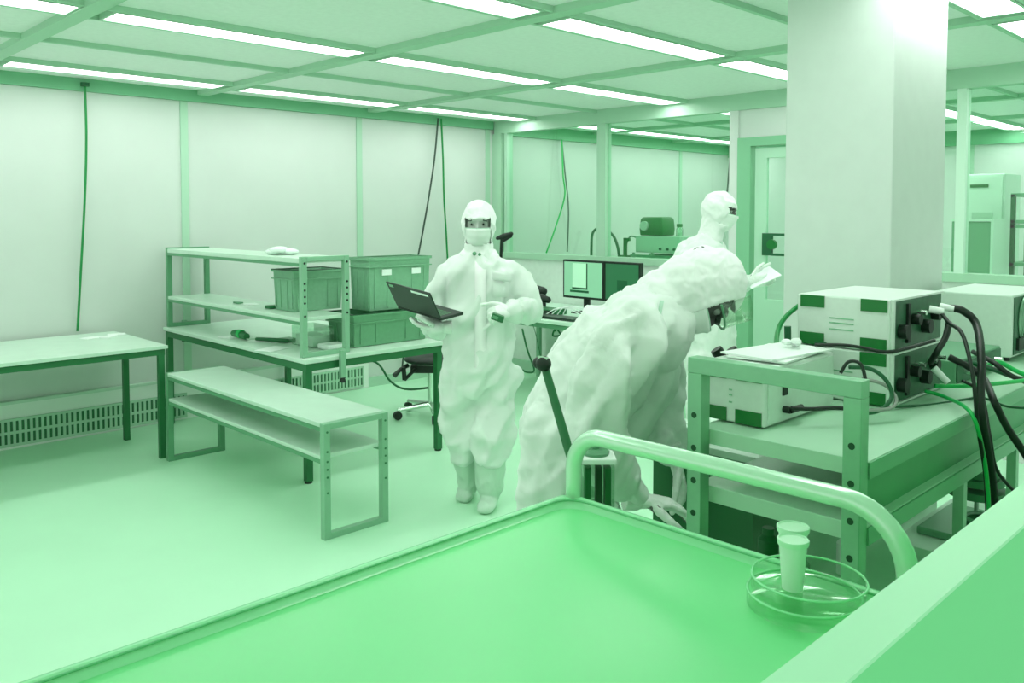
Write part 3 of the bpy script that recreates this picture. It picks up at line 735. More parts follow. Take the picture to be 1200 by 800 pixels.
MB().cyl((a.x-.1, a.y-.05, Z0+.03), (a.x-.1, a.y-.05, Z0+.085), .06).build('pot', M_dark, t, smooth='auto')

# microscope bench beside the bent person
mb_ = thing('microscope_bench', (2.75, 1.62, 0), 'small dark sided bench with pale top behind the trolley end frame', 'bench')
box('benchtop', M_top, (2.46, 1.36, .835), (3.30, 1.84, .86), mb_, .003)
box('cabinet_body', M_dark, (2.48, 1.40, .06), (2.80, 1.80, .835), mb_)
box('plinth', M_black, (2.50, 1.42, 0), (2.78, 1.78, .06), mb_)
box('leg', M_midl, (3.24, 1.40, 0), (3.28, 1.44, .835), mb_); box('leg', M_midl, (3.24, 1.76, 0), (3.28, 1.80, .835), mb_)
ms = thing('microscope', (2.62, 1.55, .86), 'pale microscope with twin black eyepieces above the trolley end frame', 'microscope')
A = pp(864, 424, 2.95)
MB().box((A.x-.07, A.y-.07, .861), (A.x+.17, A.y+.09, .89)).build('base', M_metal, ms, .006)
MB().tube([(A.x+.12, A.y, .885), (A.x+.12, A.y, 1.08), (A.x+.02, A.y, 1.13)], [.03, .03, .035], 14).build('arm', M_metal, ms, smooth='auto')
MB().tube([pp(866, 424, 2.95), pp(872, 440, 2.95)], [.04, .03], 14).build('head', M_metal, ms, smooth='auto')
for dx, dd in ((-13, 0), (4, .06)):
    MB().tube([pp(848+dx+14, 423, 2.93+dd), pp(840+dx+14, 412, 2.90+dd), pp(838+dx+14, 409, 2.9+dd)], [.016, .022, .02], 14).build('eyepiece', M_black, ms, smooth='auto')

# ================================================================ FOREGROUND CART
CX0, CX1, CY0, CY1, CZT = -.75, 1.575, .50, 1.405, .95
ct = thing('steel_cart', (.4, .95, 0), 'mint coloured foreground cart with raised rim and bent tube handle', 'cart')
def rrect(x0, x1, y0, y1, r, z, n=6):
    out = []
    for cx, cy, a0 in ((x1-r, y1-r, 0), (x0+r, y1-r, PI/2), (x0+r, y0+r, PI), (x1-r, y0+r, 1.5*PI)):
        for i in range(n+1):
            a = a0+PI/2*i/n; out.append(V((cx+r*math.cos(a), cy+r*math.sin(a), z)))
    return out
m = MB()
R_ = lambda ins, z, r=.03: rrect(CX0+ins, CX1-ins, CY0+ins, CY1-ins, r, z)
m.loft([R_(0, CZT-.05, .04), R_(0, CZT-.006, .04), R_(.006, CZT, .04), R_(.018, CZT, .05), R_(.021, CZT-.004, .05), R_(.027, CZT-.014, .06), R_(.034, CZT-.018, .06)], False)
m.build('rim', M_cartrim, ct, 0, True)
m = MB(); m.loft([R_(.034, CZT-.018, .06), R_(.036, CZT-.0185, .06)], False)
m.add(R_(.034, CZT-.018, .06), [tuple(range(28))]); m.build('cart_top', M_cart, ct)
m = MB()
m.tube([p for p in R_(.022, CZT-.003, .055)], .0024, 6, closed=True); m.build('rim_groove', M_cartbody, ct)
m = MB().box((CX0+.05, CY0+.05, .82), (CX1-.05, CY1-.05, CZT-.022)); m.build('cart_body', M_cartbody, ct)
for x in (CX0+.03, CX1-.07):
    for y in (CY0+.03, CY1-.07):
        l = box('leg', M_cartbody, (x, y, .09), (x+.04, y+.04, .9), ct)
        MB().cyl((x+.02, y+.005, .05), (x+.02, y+.035, .05), .05).build('castor', M_black, l, smooth='auto')
box('lower_shelf', M_cart, (CX0+.04, CY0+.04, .30), (CX1-.04, CY1-.04, .325), ct)
# handle: rises from the far rim and runs along it
hx = CX1-.012
hy1, hy0 = CY1-.03, .572
hz = CZT+.16
pts = [V((hx, hy1, CZT-.02)), V((hx, hy1, CZT+.04))]
for i in range(9):
    a = PI/2*i/8; pts.append(V((hx, hy1-.09+.09*math.cos(a), hz-.09+.09*math.sin(a))))
for i in range(9):
    a = PI/2*i/8; pts.append(V((hx, hy0+.12-.12*math.sin(a), hz-.12+.12*math.cos(a))))
pts += [V((hx, hy0, CZT-.02))]
MB().tube(pts, .0200, 18).build('handle', M_tubehandle, ct, smooth=True)
# lever with knob
a = pp(663, 515, 2.165); b = pp(639, 432, 2.24); e = pp(673, 552, 2.135)
lv = MB().tube([e, a, b], [.010, .012, .011], 10).build('lever', M_dark, ct, smooth='auto')
m = MB().ball(pp(631, 425, 2.25), .016, 8).ball(pp(637, 426, 2.23), .021, 10)
m.build('lever_knob', M_black, lv, smooth=True)
m = MB().tube([pp(631, 419, 2.23), pp(642, 421, 2.22)], .006, 8); m.build('knob_ring', M_chrome, lv, smooth='auto')
# ledge panel in lower right
lg = thing('side_panel_unit', (1.2, .37, 0), 'pale-topped low panel crossing the lower right corner in the foreground', 'panel')
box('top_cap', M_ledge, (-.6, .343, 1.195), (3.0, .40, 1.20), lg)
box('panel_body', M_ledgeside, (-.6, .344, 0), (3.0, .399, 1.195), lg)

# dish with cups
def lathe(prof, c, n=40):
    m = MB(); rings = [[V((c[0]+r*math.cos(2*PI*k/n), c[1]+r*math.sin(2*PI*k/n), c[2]+z)) for k in range(n)] for r, z in prof]
    return m.loft(rings, False)
DC = (1.446, .703)
ZT = CZT-.018
for j, (z, R, off) in enumerate(((0, .100, (-.010, .004)), (.026, .101, (.0, 0)))):
    prof = [(.001, .0015), (R-.004, .0015), (R, .004), (R+.001, .030), (R-.003, .030), (R-.004, .006), (.001, .004)]
    d = lathe(prof, (DC[0]+off[0], DC[1]+off[1], ZT+.001+z)).build('glass_dish', M_dish, smooth='auto')
    tag(d, ['lower round clear dish on the cart, under the other dish', 'upper round clear dish on the cart holding the cups'][j], 'dish')
    MB().tube([V((DC[0]+off[0]+(R-.001)*math.cos(i*PI/20), DC[1]+off[1]+(R-.001)*math.sin(i*PI/20), ZT+.031+z)) for i in range(40)], .0022, 6, closed=True).build('dish_rim', M_cartrim, d)
def cup(x, y, z, h, r, label):
    t = thing('plastic_cup', (x, y, z), label, 'cup', None)
    lathe([(.001, 0), (r*.72, 0), (r*.95, h-.006), (r*.9, h-.006), (.001, h-.008)], (x, y, z), 28).build('cup_body', M_cup, t, smooth='auto')
    lathe([(.001, h-.006), (r*1.05, h-.006), (r*1.08, h-.002), (r*1.08, h+.004), (r*.98, h+.005), (r*.95, h+.002), (.001, h+.002)], (x, y, z), 28).build('lid', mat('cup_lid_mint', (206, 252, 218), .4), t, smooth='auto')
cup(1.432, .727, ZT+.033, .088, .026, 'nearer white lidded cup standing in the round clear dish')
cup(1.492, .758, ZT+.033, .088, .028, 'farther white lidded cup in the round clear dish')

# glass jar with lid behind the handle, on a small round stand
jx = pp(698, 580, 2.30)
t = thing('pedestal_stand', (jx.x, jx.y, 0), 'slim pedestal stand behind the cart handle carrying a glass jar', 'stand')
jz = .848
MB().cyl((jx.x, jx.y, jz-.02), (jx.x, jx.y, jz), .062, n=28).build('plate', M_metal, t, smooth='auto')
MB().cyl((jx.x, jx.y, .03), (jx.x, jx.y, jz-.02), .018).build('pole', M_metal, t)
MB().cyl((jx.x, jx.y, 0), (jx.x, jx.y, .03), .13, n=28).build('foot_plate', M_metal, t, smooth='auto')
t = thing('glass_jar', (jx.x, jx.y, jz), 'square glass jar with dark contents and knobbed lid behind the cart handle', 'jar')
Mj = Matrix.Translation((jx.x, jx.y, jz)) @ Matrix.Rotation(YAW, 4, 'Z')
MB().box((-.045, -.047, .001), (.045, .047, .125), Mj).build('jar_glass', M_clear, t, .004)
for q in (-.03, -.006, .024):
    MB().box((-.03, q-.009, .004), (.02, q+.007, .11), Mj).build('content', M_dark if q != -.006 else M_black, t)
MB().box((-.05, -.052, .126), (.05, .052, .142), Mj).build('jar_lid', M_white, t, .004)
MB().tube([Mj @ V((0, 0, .142)), Mj @ V((0, 0, .15)), Mj @ V((0, 0, .158))], [.036, .038, .030], 18).tube([Mj @ V((0, 0, .155)), Mj @ V((0, 0, .20))], .010, 10).build('lid_knob', M_mid, t, smooth='auto')
# ================================================================ PEOPLE
def solid(mb, voxel, smooth=4):
    me = mb.mesh('tmp'); o = bpy.data.objects.new('tmp', me); COL.objects.link(o)
    r = o.modifiers.new('r', 'REMESH'); r.mode = 'VOXEL'; r.voxel_size = voxel; r.use_smooth_shade = True
    if smooth:
        s_ = o.modifiers.new('s', 'SMOOTH'); s_.iterations = smooth; s_.factor = .5
    dg = bpy.context.evaluated_depsgraph_get(); dg.update()
    m2 = bpy.data.meshes.new_from_object(o.evaluated_get(dg))
    out = MB(); out.v = [v.co.copy() for v in m2.vertices]; out.f = [list(p.vertices) for p in m2.polygons]
    out.n = [v.normal.copy() for v in m2.vertices]
    bpy.data.objects.remove(o); bpy.data.meshes.remove(me); bpy.data.meshes.remove(m2)
    return out

def wrinkle(mb, amp, freq, seed=0.0, stretch=None, ridge=True, where=None):
    """cloth folds: ridged noise along normals; stretch = list of (direction, factor)"""
    for i, p in enumerate(mb.v):
        q = V(p)
        if stretch:
            for d_, f_ in stretch: q = q - d_*(q.dot(d_))*(1-f_)
        q = q*freq+V((seed, seed*1.7, seed*.6))
        q = q+V((noise.noise(q*.6+V((9, 1, 4))), noise.noise(q*.6+V((2, 7, 5))), noise.noise(q*.6)))*.6
        n = noise.noise(q)
        h_ = (1-3.2*abs(n)) if ridge else n*1.5
        h_ += .4*noise.noise(q*2.3)
        a = amp*(where(p) if where else 1)
        mb.v[i] = p+mb.n[i]*(a*max(-1, min(1, h_)))
    return mb

def eloft(mb, st, n=20):
    """elliptical body tube: stations (centre, axisA, a, axisB, b), ends rounded"""
    rings = []
    def ring(c, A, a, B, b, s_): return [c+A*(a*s_*math.cos(2*PI*k/n))+B*(b*s_*math.sin(2*PI*k/n)) for k in range(n)]
    c0, A, a, B, b = st[0]; d_ = (c0-st[1][0]).normalized()
    for t in (.15, .6, .88): rings.append(ring(c0+d_*min(a, b)*math.sqrt(1-t*t)*.6, A, a, B, b, t))
    for s2 in st: rings.append(ring(*s2, 1))
    c0, A, a, B, b = st[-1]; d_ = (c0-st[-2][0]).normalized()
    for t in (.88, .6, .15): rings.append(ring(c0+d_*min(a, b)*math.sqrt(1-t*t)*.6, A, a, B, b, t))
    return mb.loft(rings)

def add_hand(mb, wrist, d, up, thumb, curl=.35, size=1.0, r0=.0105):
    """palm and five separate bent fingers; d along the hand, up = back of hand, thumb = side of the thumb"""
    d = d.normalized(); up = (up-d*up.dot(d)).normalized(); th = (thumb-d*thumb.dot(d)-up*thumb.dot(up)).normalized()
    s_ = size
    st = []
    for t, w_, h_ in ((-.02, .030, .024), (.02, .034, .019), (.055, .042, .017), (.088, .041, .014)):
        st.append((wrist+d*t*s_, th, w_*s_, up, h_*s_))
    eloft(mb, st, 16)
    for off, L, r in ((.031, .072, 1.0), (.0105, .082, 1.04), (-.0105, .077, 1.0), (-.031, .060, .88)):
        p = wrist+d*(.084*s_)+th*off*s_; pts = [p-d*.03*s_]; rs = [r0*r]; pts.append(p); rs.append(r0*r)
        a = .25*curl; q = p
        for j, fr in enumerate((.45, .32, .23)):
            a += curl*(.9 if j else .6)
            dd = (d*math.cos(a)-up*math.sin(a)+th*off*2.2*(1 if j == 0 else .4)).normalized()
            q = q+dd*L*fr*s_; pts.append(q); rs.append(r0*r*(.97-.09*j))
        mb.caps(pts, rs, 10)
    p = wrist+d*.028*s_+th*.026*s_-up*.006*s_
    mb.caps([p, p+(d*.55+th*.75-up*.25)*.034*s_, p+(d*.9+th*1.0-up*.5)*.055*s_, p+(d*1.45+th*1.05-up*.8)*.068*s_], [.0145, .0135, .0115, .0098], 10)

def hands(parent, wrist, d, up, thumb, curl, size=1.04, vox=.0042):
    mb = MB(); add_hand(mb, wrist, d, up, thumb, curl, size, .0112)
    cuff = wrist-d.normalized()*.055
    mb.tube([cuff, wrist-d.normalized()*.01], [.036, .031], 14)
    g = solid(mb, vox, 1); wrinkle(g, .0012, 60, 3)
    return g.build('glove', M_glove, parent, smooth=True)

def head_set(parent, c, f, u, skin, scale=1.0, op=(-.30, .42), opw=.66, maskon=True, vox=.0065, seed=1):
    """hood with face opening, skin head under it (added to the body mesh), mask and brows. f=face direction, u=crown direction"""
    f = f.normalized(); u = (u-f*u.dot(f)).normalized(); r = f.cross(u)
    k_ = scale
    hm = MB()
    hm.ball(c, 1, 12, (.088*k_, .108*k_, .122*k_), (r, f, u))
    hm.ball(c-f*.012*k_+u*.012*k_, 1, 12, (.092*k_, .106*k_, .116*k_), (r, f, u))
    # hood jaw and neck drape
    hm.ball(c+f*.022*k_-u*.062*k_, 1, 10, (.070*k_, .078*k_, .07*k_), (r, f, u))
    return hm, (c, f, u, r, k_)

def finish_hood(parent, hm, fr, vox, seed, top, bot, half, ymin=.02):
    c, f, u, r, k_ = fr
    g = solid(hm, vox, 3)
    wrinkle(g, .0045*k_, 13, seed)
    wrinkle(g, .0014*k_, 34, seed+3)
    fs = []
    for q in g.f:
        m_ = sum((g.v[i] for i in q), V())/len(q)-c
        x, y, z = m_.dot(r), m_.dot(f), m_.dot(u)
        if y > ymin*k_ and abs(x) < half*k_ and bot*k_ < z < top*k_: continue
        fs.append(q)
    g.f = fs
    o = g.build('hood', M_hood, parent, smooth=True)
    sd = o.modifiers.new('s', 'SOLIDIFY'); sd.thickness = .004; sd.offset = -1
    return o

def face_body(mb, fr, neck=True):
    """skin head: skull, brow, nose, cheeks, ears, jaw"""
    c, f, u, r, k_ = fr
    mb.ball(c, 1, 10, (.070*k_, .090*k_, .106*k_), (r, f, u))
    mb.ball(c+f*.030*k_-u*.055*k_, 1, 10, (.056*k_, .060*k_, .060*k_), (r, f, u))
    mb.caps([c+f*.092*k_+u*.012*k_, c+f*.104*k_-u*.012*k_, c+f*.106*k_-u*.030*k_], [.009*k_, .010*k_, .012*k_], 8)
    mb.caps([c+f*.086*k_+u*.030*k_-r*.042*k_, c+f*.094*k_+u*.032*k_, c+f*.086*k_+u*.030*k_+r*.042*k_], [.010*k_]*3, 8)
    for s_ in (-1, 1):
        mb.ball(c+r*.072*k_*s_-u*.005*k_, 1, 6, (.010*k_, .022*k_, .032*k_), (r, f, u))
    if neck: mb.caps([c-u*.10*k_-f*.01*k_, c-u*.19*k_-f*.03*k_], [.052*k_, .056*k_], 12)

def face_bits(body, fr, skinm):
    c, f, u, r, k_ = fr
    for s_ in (-1, 1):
        e = c+f*.078*k_+r*.031*k_*s_+u*.008*k_
        eb = MB().ball(e, .0112*k_, 8).build('eye', mat('eye_white', (150, 168, 154), .4), body, smooth=True)
        MB().ball(e+f*.0075*k_, .0058*k_, 6).build('iris', M_black, eb, smooth=True)
        MB().caps([e+f*.012*k_+u*.017*k_-r*.017*k_, e+f*.016*k_+u*.021*k_, e+f*.010*k_+u*.018*k_+r*.017*k_], [.003*k_, .0042*k_, .003*k_], 8).build('eyebrow', M_brow, body, smooth=True)

def mask_part(parent, fr, top=-.012):
    c, f, u, r, k_ = fr
    rows = 9; cols = 14; vs = []
    for i in range(rows+1):
        z = (top-(.095+top)*i/rows*1.0)*k_ if False else (top-.094*i/rows)*k_
        for j in range(cols+1):
            a = (j/cols-.5)*2*1.25
            t = i/rows
            rad_f = (.114-.010*abs(t-.35)*2)*k_*(1-.10*t*t); rad_r = (.080-.018*t)*k_
            pl = .005*k_*(1 if i % 3 == 1 else 0)
            nose = .012*k_*math.exp(-(a/.28)**2)*(1-t)
            vs.append(c+f*(math.cos(a)*rad_f+.006*k_+pl+nose-.012*k_*t)+r*(math.sin(a)*rad_r)+u*z)
    fs = [(i*(cols+1)+j, i*(cols+1)+j+1, (i+1)*(cols+1)+j+1, (i+1)*(cols+1)+j) for i in range(rows) for j in range(cols)]
    m_ = MB().add(vs, fs).build('face_mask', M_mask, parent, smooth=True)
    sd = m_.modifiers.new('s', 'SOLIDIFY'); sd.thickness = .003
    MB().tube(vs[:cols+1], .0022, 6).build('mask_edge', M_seam, m_)
    return m_

def boot(parent, ankle, toe, heel, top, r_top, m=None, seed=0):
    mb = MB()
    mid = ankle
    mb.caps([top, (top+mid)/2, mid], [r_top, r_top*.96, r_top*.90], 16)
    st = []
    d_ = (toe-heel); L = d_.length; d_.normalize(); sd = V((-d_.y, d_.x, 0))
    for t, w_, h_ in ((0.06, .040, .040), (.25, .046, .052), (.5, .048, .045), (.75, .054, .034), (.95, .045, .024)):
        st.append((heel+d_*L*t+V((0, 0, h_)), sd, w_, V((0, 0, 1)), h_))
    eloft(mb, st, 18)
    mb.caps([mid, heel+d_*L*.3+V((0, 0, .06))], [r_top*.86, .056], 14)
    g = solid(mb, .008, 3); wrinkle(g, .005, 16, seed, [(V((0, 0, 1)), .6)])
    for i, p in enumerate(g.v):
        if p.z < .004: p.z = .004
    o = g.build('overboot', M_boot, parent, smooth=True)
    return o

def strip(name, pts, w, m, parent, th=.004):
    """flat ribbon following pts; w = width vector"""
    vs = []; 
    for p, n_ in pts: vs += [p-w/2, p+w/2]
    fs = [(2*i, 2*i+1, 2*i+3, 2*i+2) for i in range(len(pts)-1)]
    o = MB().add(vs, fs).build(name, m, parent, smooth=True)
    sd = o.modifiers.new('s', 'SOLIDIFY'); sd.thickness = th
    return o

# ------------------------------------------------ standing person with laptop
DA = 4.74
base = pp(563, 592, DA); base.z = 0
pa = thing('person', base, 'person in white coverall, hood and face mask standing and holding an open laptop', 'person')
P = pp
tor = [(296, 12, .06, 562), (301, 22, .080, 562), (308, 34, .10, 562), (318, 44, .125, 562), (335, 44, .14, 562), (355, 39, .145, 562), (380, 38, .15, 562), (405, 39, .155, 562), (430, 41, .155, 562), (448, 41, .14, 562)]
def a_torso(mb, k_=1.0):
    eloft(mb, [(P(x, y, DA), RH, w_*k_*DA/993, FH, dp*k_) for y, w_, dp, x in tor], 28)
arms = [([P(523, 324, DA), P(510, 348, DA-.01), P(507, 372, DA-.02), P(508, 384, DA-.20), P(513, 384, DA-.33)], [.064, .062, .060, .052, .042]),
        ([P(602, 324, DA), P(616, 346, DA-.02), P(620, 364, DA-.04), P(610, 364, DA-.17), P(601, 363, DA-.25)], [.064, .062, .060, .052, .043])]
legs = [[P(541, 440, DA), P(539, 480, DA), P(541, 515, DA+.01), P(544, 532, DA+.06)], [P(583, 440, DA), P(579, 480, DA-.01), P(577, 512, DA-.04), P(575, 526, DA-.02)]]
cm = MB(); a_torso(cm)
for p_, r_ in arms: cm.caps(p_, r_, 16)
cm.caps(legs[0], [.115, .098, .088, .074], 18); cm.caps(legs[1], [.120, .112, .110, .094], 18)
hemz = P(560, 528, DA).z
g = solid(cm, .0125, 5)
ZU = V((0, 0, 1))
wrinkle(g, .019, 8.5, 2.0, [(ZU, .32)])
wrinkle(g, .015, 10, 5.0, [((ZU*.75+RH*.65).normalized(), .3)])
wrinkle(g, .010, 9, 9.0, [((RH*.9+ZU*.3).normalized(), .3)], where=lambda p: 1.0 if p.z < .7 else .35)
cov = g.build('coverall', M_suit, pa, smooth=True)
# body under the suit, with head and hands joined in one surface
HA = P(561, 263, DA-.02)
fA = (-FH*.995+RH*-.03); fA = (fA+V((0, 0, -.06))).normalized()
hoodm, frA = head_set(pa, HA, fA, V((0, 0, 1)), M_skin, 1.05)
bm_ = MB(); a_torso(bm_, .78)
for p_, r_ in arms: bm_.caps(p_, [q*.62 for q in r_], 12)
for l_, ft in zip(legs, (P(548, 576, DA+.10), P(573, 578, DA-.02))): bm_.caps(l_+[ft], [.085, .06, .05, .04, .03], 12)
face_body(bm_, frA)
w1 = P(517, 383, DA-.33); w2 = P(601, 363, DA-.26)
add_hand(bm_, w1, -RH+FH*-.15, -ZU, -FH, .3, .96, .009)
bodyA = solid(bm_, .008, 1).build('body', M_skin, pa, smooth=True)
face_bits(bodyA, frA, M_skin)
cN, fN, uN, rN = HA, frA[1], frA[2], frA[3]
hoodm.caps([HA-ZU*.09, HA-ZU*.15, HA-ZU*.19], [.080, .078, .085], 18)
hoodm.caps([HA-ZU*.20-RH*.06, HA-ZU*.20+RH*.06], [.062, .062], 14)
finish_hood(pa, hoodm, frA, .0055, 2.2, .038, -.098, .069)
mask_part(pa, frA)
mm_ = MB().ball(P(556, 297, DA-.12), .012, 6).ball(P(562, 298, DA-.12), .009, 6); mm_.build('hood_snap', M_mid, pa)
# zip flap, collar, pocket
zp = []
for y in range(306, 448, 6):
    z = P(563, y, DA).z
    dep = .155
    for (y0_, w_, dp0, x0_), (y1_, w2_, dp1, x1_) in zip(tor, tor[1:]):
        if y0_ <= y <= y1_: dep = dp0+(dp1-dp0)*(y-y0_)/(y1_-y0_)
    zp.append((P(563, y, DA-dep-.018), None))
strip('zip_flap', zp, RH*.06, M_flap, pa, .003)
strip('pocket_flap', [(P(588, y, DA-.148+.0), None) for y in (319, 322, 326, 329)], RH*.10+V((0, 0, -.02))+FH*.05, M_suit, pa)
strip('chest_pocket', [(P(587, y, DA-.136), None) for y in (328, 334, 340, 348)], RH*.09+FH*.05, M_suit, pa, .003)
boot(pa, P(549, 566, DA+.10), P(541, 586, DA+.02).xy.to_3d(), P(552, 580, DA+.20).xy.to_3d(), P(544, 534, DA+.07), .066, seed=2)
boot(pa, P(574, 568, DA-.02), P(569, 590, DA-.17).xy.to_3d(), P(576, 585, DA+.08).xy.to_3d(), P(575, 530, DA-.02), .088, seed=6)
hands(pa, w1, -RH+FH*-.15+V((0, 0, .05)), -ZU, -FH, .32)
hands(pa, w2, (-RH*.9-FH*.35+V((0, 0, -.12))), RH*.2-FH*.75+ZU*.65, ZU, .75)
# laptop
lt = thing('laptop', P(490, 365, 4.4), 'open black laptop held out on the hand of the standing person', 'laptop')
def slab(p0, p1, p2, p3, th, n):
    n = n.normalized()*th
    return MB().add([p0, p1, p2, p3, p0+n, p1+n, p2+n, p3+n], [(0, 1, 2, 3), (7, 6, 5, 4), (0, 4, 5, 1), (1, 5, 6, 2), (2, 6, 7, 3), (3, 7, 4, 0)])
h1 = P(466, 361, 4.45); h2 = P(517, 376, 4.25); h3 = P(543, 369, 4.42); h4 = h1+(h3-h2)
nb = (h2-h1).cross(h3-h2).normalized()
if nb.z < 0: nb = -nb
slab(h1, h2, h3, h4, .016, nb).build('base', M_black, lt, .003)
l1 = P(453, 329, 4.36); l2 = l1+(h2-h1)
nl = (h2-h1).cross(l1-h1).normalized()
if nl.dot(FH) > 0: nl = -nl
hh1, hh2 = h1+nb*.018, h2+nb*.018
slab(hh1, hh2, l2, l1, .008, nl).build('screen_lid', M_blk2, lt, .003)
slab(hh1-nl*.001+(l1-hh1)*.08+(h2-h1)*.05, hh2-nl*.001+(l1-hh1)*.08-(h2-h1)*.05, l2-nl*.001-(l1-hh1)*.08-(h2-h1)*.05, l1-nl*.001-(l1-hh1)*.08+(h2-h1)*.05, -.001, nl).build('display', M_screend, lt)
ex, ey = (h2-h1), (l1-hh1)
def onlid(u0, u1, v0, v1, m, nm):
    q = [hh1+ex*a+ey*b+nl*.0085 for a, b in ((u0, v0), (u1, v0), (u1, v1), (u0, v1))]
    slab(*q, .0012, nl).build(nm, m, lt)
onlid(.56, .94, .84, .92, M_white, 'white_label'); onlid(.06, .15, .84, .94, M_midl, 'round_badge')
kb = MB()
for i in range(4):
    for j in range(10):
        q = [h1+ex*(.08+.084*j+a)+(h3-h2)*(.15+.13*i+b)+nb*.0165 for a, b in ((0, 0), (.07, 0), (.07, .10), (0, .10))]
        kb.add(q, [(0, 1, 2, 3)])
kb.build('keyboard', M_dark, lt)
Pd = P(584, 372, 4.38)
Mx = Matrix.Translation(Pd) @ Matrix.Rotation(YAW-PI/2, 4, 'Z') @ Matrix.Rotation(.35, 4, 'Y')
o = MB().box((-.036, -.012, -.020), (.03, .05, .014), Mx).build('handheld_device', M_dark, bevel=.005); tag(o, 'small dark green device in the right-hand fingers of the standing person', 'device')
MB().box((-.030, -.014, -.012), (.0, -.012, .004), Mx).build('device_face', M_mid, o)

# ------------------------------------------------ bent person in the foreground
DC_ = 2.78
base = P(672, 845, DC_); base.z = 0
pc = thing('person', base, 'person in white coverall and hood bending forward beside the instrument trolley', 'person')
def imv(l, z, t=0): return RH*l+V((0, 0, z))+FH*t
def stn(px, py, d, ang, half, width):
    """station of a body seen from the side: half = half thickness in the image plane, ang = direction of body axis (deg above right)"""
    a = math.radians(ang); nrm = imv(-math.sin(a), math.cos(a))
    return (P(px, py, d), nrm, half, FH, width)
torC = [stn(664, 520, DC_, 72, .155, .19), stn(672, 490, DC_, 68, .150, .19), stn(690, 448, DC_, 60, .150, .185), stn(716, 418, DC_, 48, .150, .195), stn(745, 392, DC_, 38, .140, .205), stn(771, 372, DC_, 30, .115, .195), stn(790, 360, DC_, 30, .08, .12)]
cm = MB(); eloft(cm, torC, 30)
nearA = ([P(744, 384, DC_-.20), P(722, 415, DC_-.29), P(702, 455, DC_-.33), P(692, 498, DC_-.34), P(714, 545, DC_-.30), P(745, 580, DC_-.27)], [.082, .082, .080, .074, .060, .046])
farA = ([P(775, 385, DC_+.18), P(772, 430, DC_+.18), P(765, 478, DC_+.14), P(778, 510, DC_+.08), P(790, 535, DC_+.02)], [.085, .085, .075, .06, .047])
cm.caps(*nearA, 18); cm.caps(*farA, 18)
# hanging front cloth
eloft(cm, [(P(750, 425, DC_), imv(.8, .6), .11, FH, .13), (P(750, 465, DC_-.0), imv(1, .3), .11, FH, .12), (P(740, 500, DC_-.0), imv(1, .2), .085, FH, .10)], 20)
legsC = [([P(660, 512, DC_-.09), P(653, 570, DC_-.10), P(652, 640, DC_-.10), P(644, 740, DC_-.08)], [.128, .118, .11, .095]),
         ([P(678, 520, DC_+.10), P(684, 600, DC_+.12), P(684, 660, DC_+.10), P(676, 740, DC_+.10)], [.13, .115, .105, .09])]
for l_ in legsC: cm.caps(*l_, 18)
g = solid(cm, .0095, 3)
axC = imv(.75, .66)
wrinkle(g, .012, 7, 11.0, [(axC, .3)], where=lambda p: .8)
wrinkle(g, .034, 8.0, 4.0, [(imv(.30, 1).normalized(), .18)], where=lambda p: max(.12, min(1, (p.z-.95)*8, (1.36-p.z)*10, (p.dot(RH)-.20)*10)))
wrinkle(g, .014, 10, 17.0, [((axC+ZU).normalized(), .3)])
wrinkle(g, .003, 24, 8.0)
g.build('coverall', M_suit, pc, smooth=True)
HC = P(824, 337, DC_-.02)
fC = imv(.30, -.93, -.20).normalized(); uC = imv(.94, .32, 0).normalized()
hoodm, frC = head_set(pc, HC, fC, uC, M_skind, 1.12)
bm_ = MB()
eloft(bm_, [(s2[0], s2[1], s2[2]*.72, s2[3], s2[4]*.78) for s2 in torC], 20)
bm_.caps(nearA[0], [q*.6 for q in nearA[1]], 12); bm_.caps(farA[0], [q*.6 for q in farA[1]], 12)
for l_, ft in zip(legsC, (P(632, 835, DC_-.06), P(674, 835, DC_+.10))): bm_.caps(l_[0]+[ft], [.10, .085, .07, .055, .045], 12)
face_body(bm_, frC, False)
bm_.caps([HC-frC[2]*.06-frC[1]*.02, P(792, 362, DC_)], [.055, .06], 12)
wc1 = P(752, 586, DC_-.265); wc2 = P(791, 540, DC_+.01)
add_hand(bm_, wc1, imv(.95, -.15, .1), ZU, -FH, .4, .96, .009)
bodyC = solid(bm_, .008, 1).build('body', M_skind, pc, smooth=True)
face_bits(bodyC, frC, M_skind)
hoodm.caps([HC-uC*.05-fC*.02, P(802, 352, DC_), P(782, 356, DC_)], [.105, .112, .12], 20)
hoodm.caps([P(800, 372, DC_), P(790, 385, DC_)], [.075, .07], 16)
finish_hood(pc, hoodm, frC, .0050, 5.2, .062, -.085, .085, .062)
mask_part(pc, frC, -.022)
# visor and strap
c, f_, u_, r_, k_ = frC
vs = []; rows = 6; cols = 16
for i in range(rows+1):
    for j in range(cols+1):
        a = (j/cols-.5)*2*1.1; z = (.100-.085*i/rows)*1.12
        vs.append(c+f_*(math.cos(a)*.128+.012)*1.05+r_*(math.sin(a)*.118)+u_*z)
vz = MB().add(vs, [(i*(cols+1)+j, i*(cols+1)+j+1, (i+1)*(cols+1)+j+1, (i+1)*(cols+1)+j) for i in range(rows) for j in range(cols)]).build('clear_visor', M_visor, pc, smooth=True)
sd = vz.modifiers.new('s', 'SOLIDIFY'); sd.thickness = .002
MB().tube([vs[rows*(cols+1)+j] for j in range(cols+1)], .004, 6).build('visor_rim', M_mid, vz)
MB().caps([c+f_*.108+r_*.05+u_*.006, c+f_*.120+u_*.006, c+f_*.108-r_*.05+u_*.006], [.009, .010, .009], 8).build('glasses', M_black, pc, smooth=True)
sb_ = MB()
a = P(812, 297, DC_-.03); b = P(823, 292, DC_-.03)
sb_.caps([a, (a+b)/2+V((0, 0, .002)), b], [.010, .012, .010], 8).build('strap_clip', M_black, pc, smooth=True)
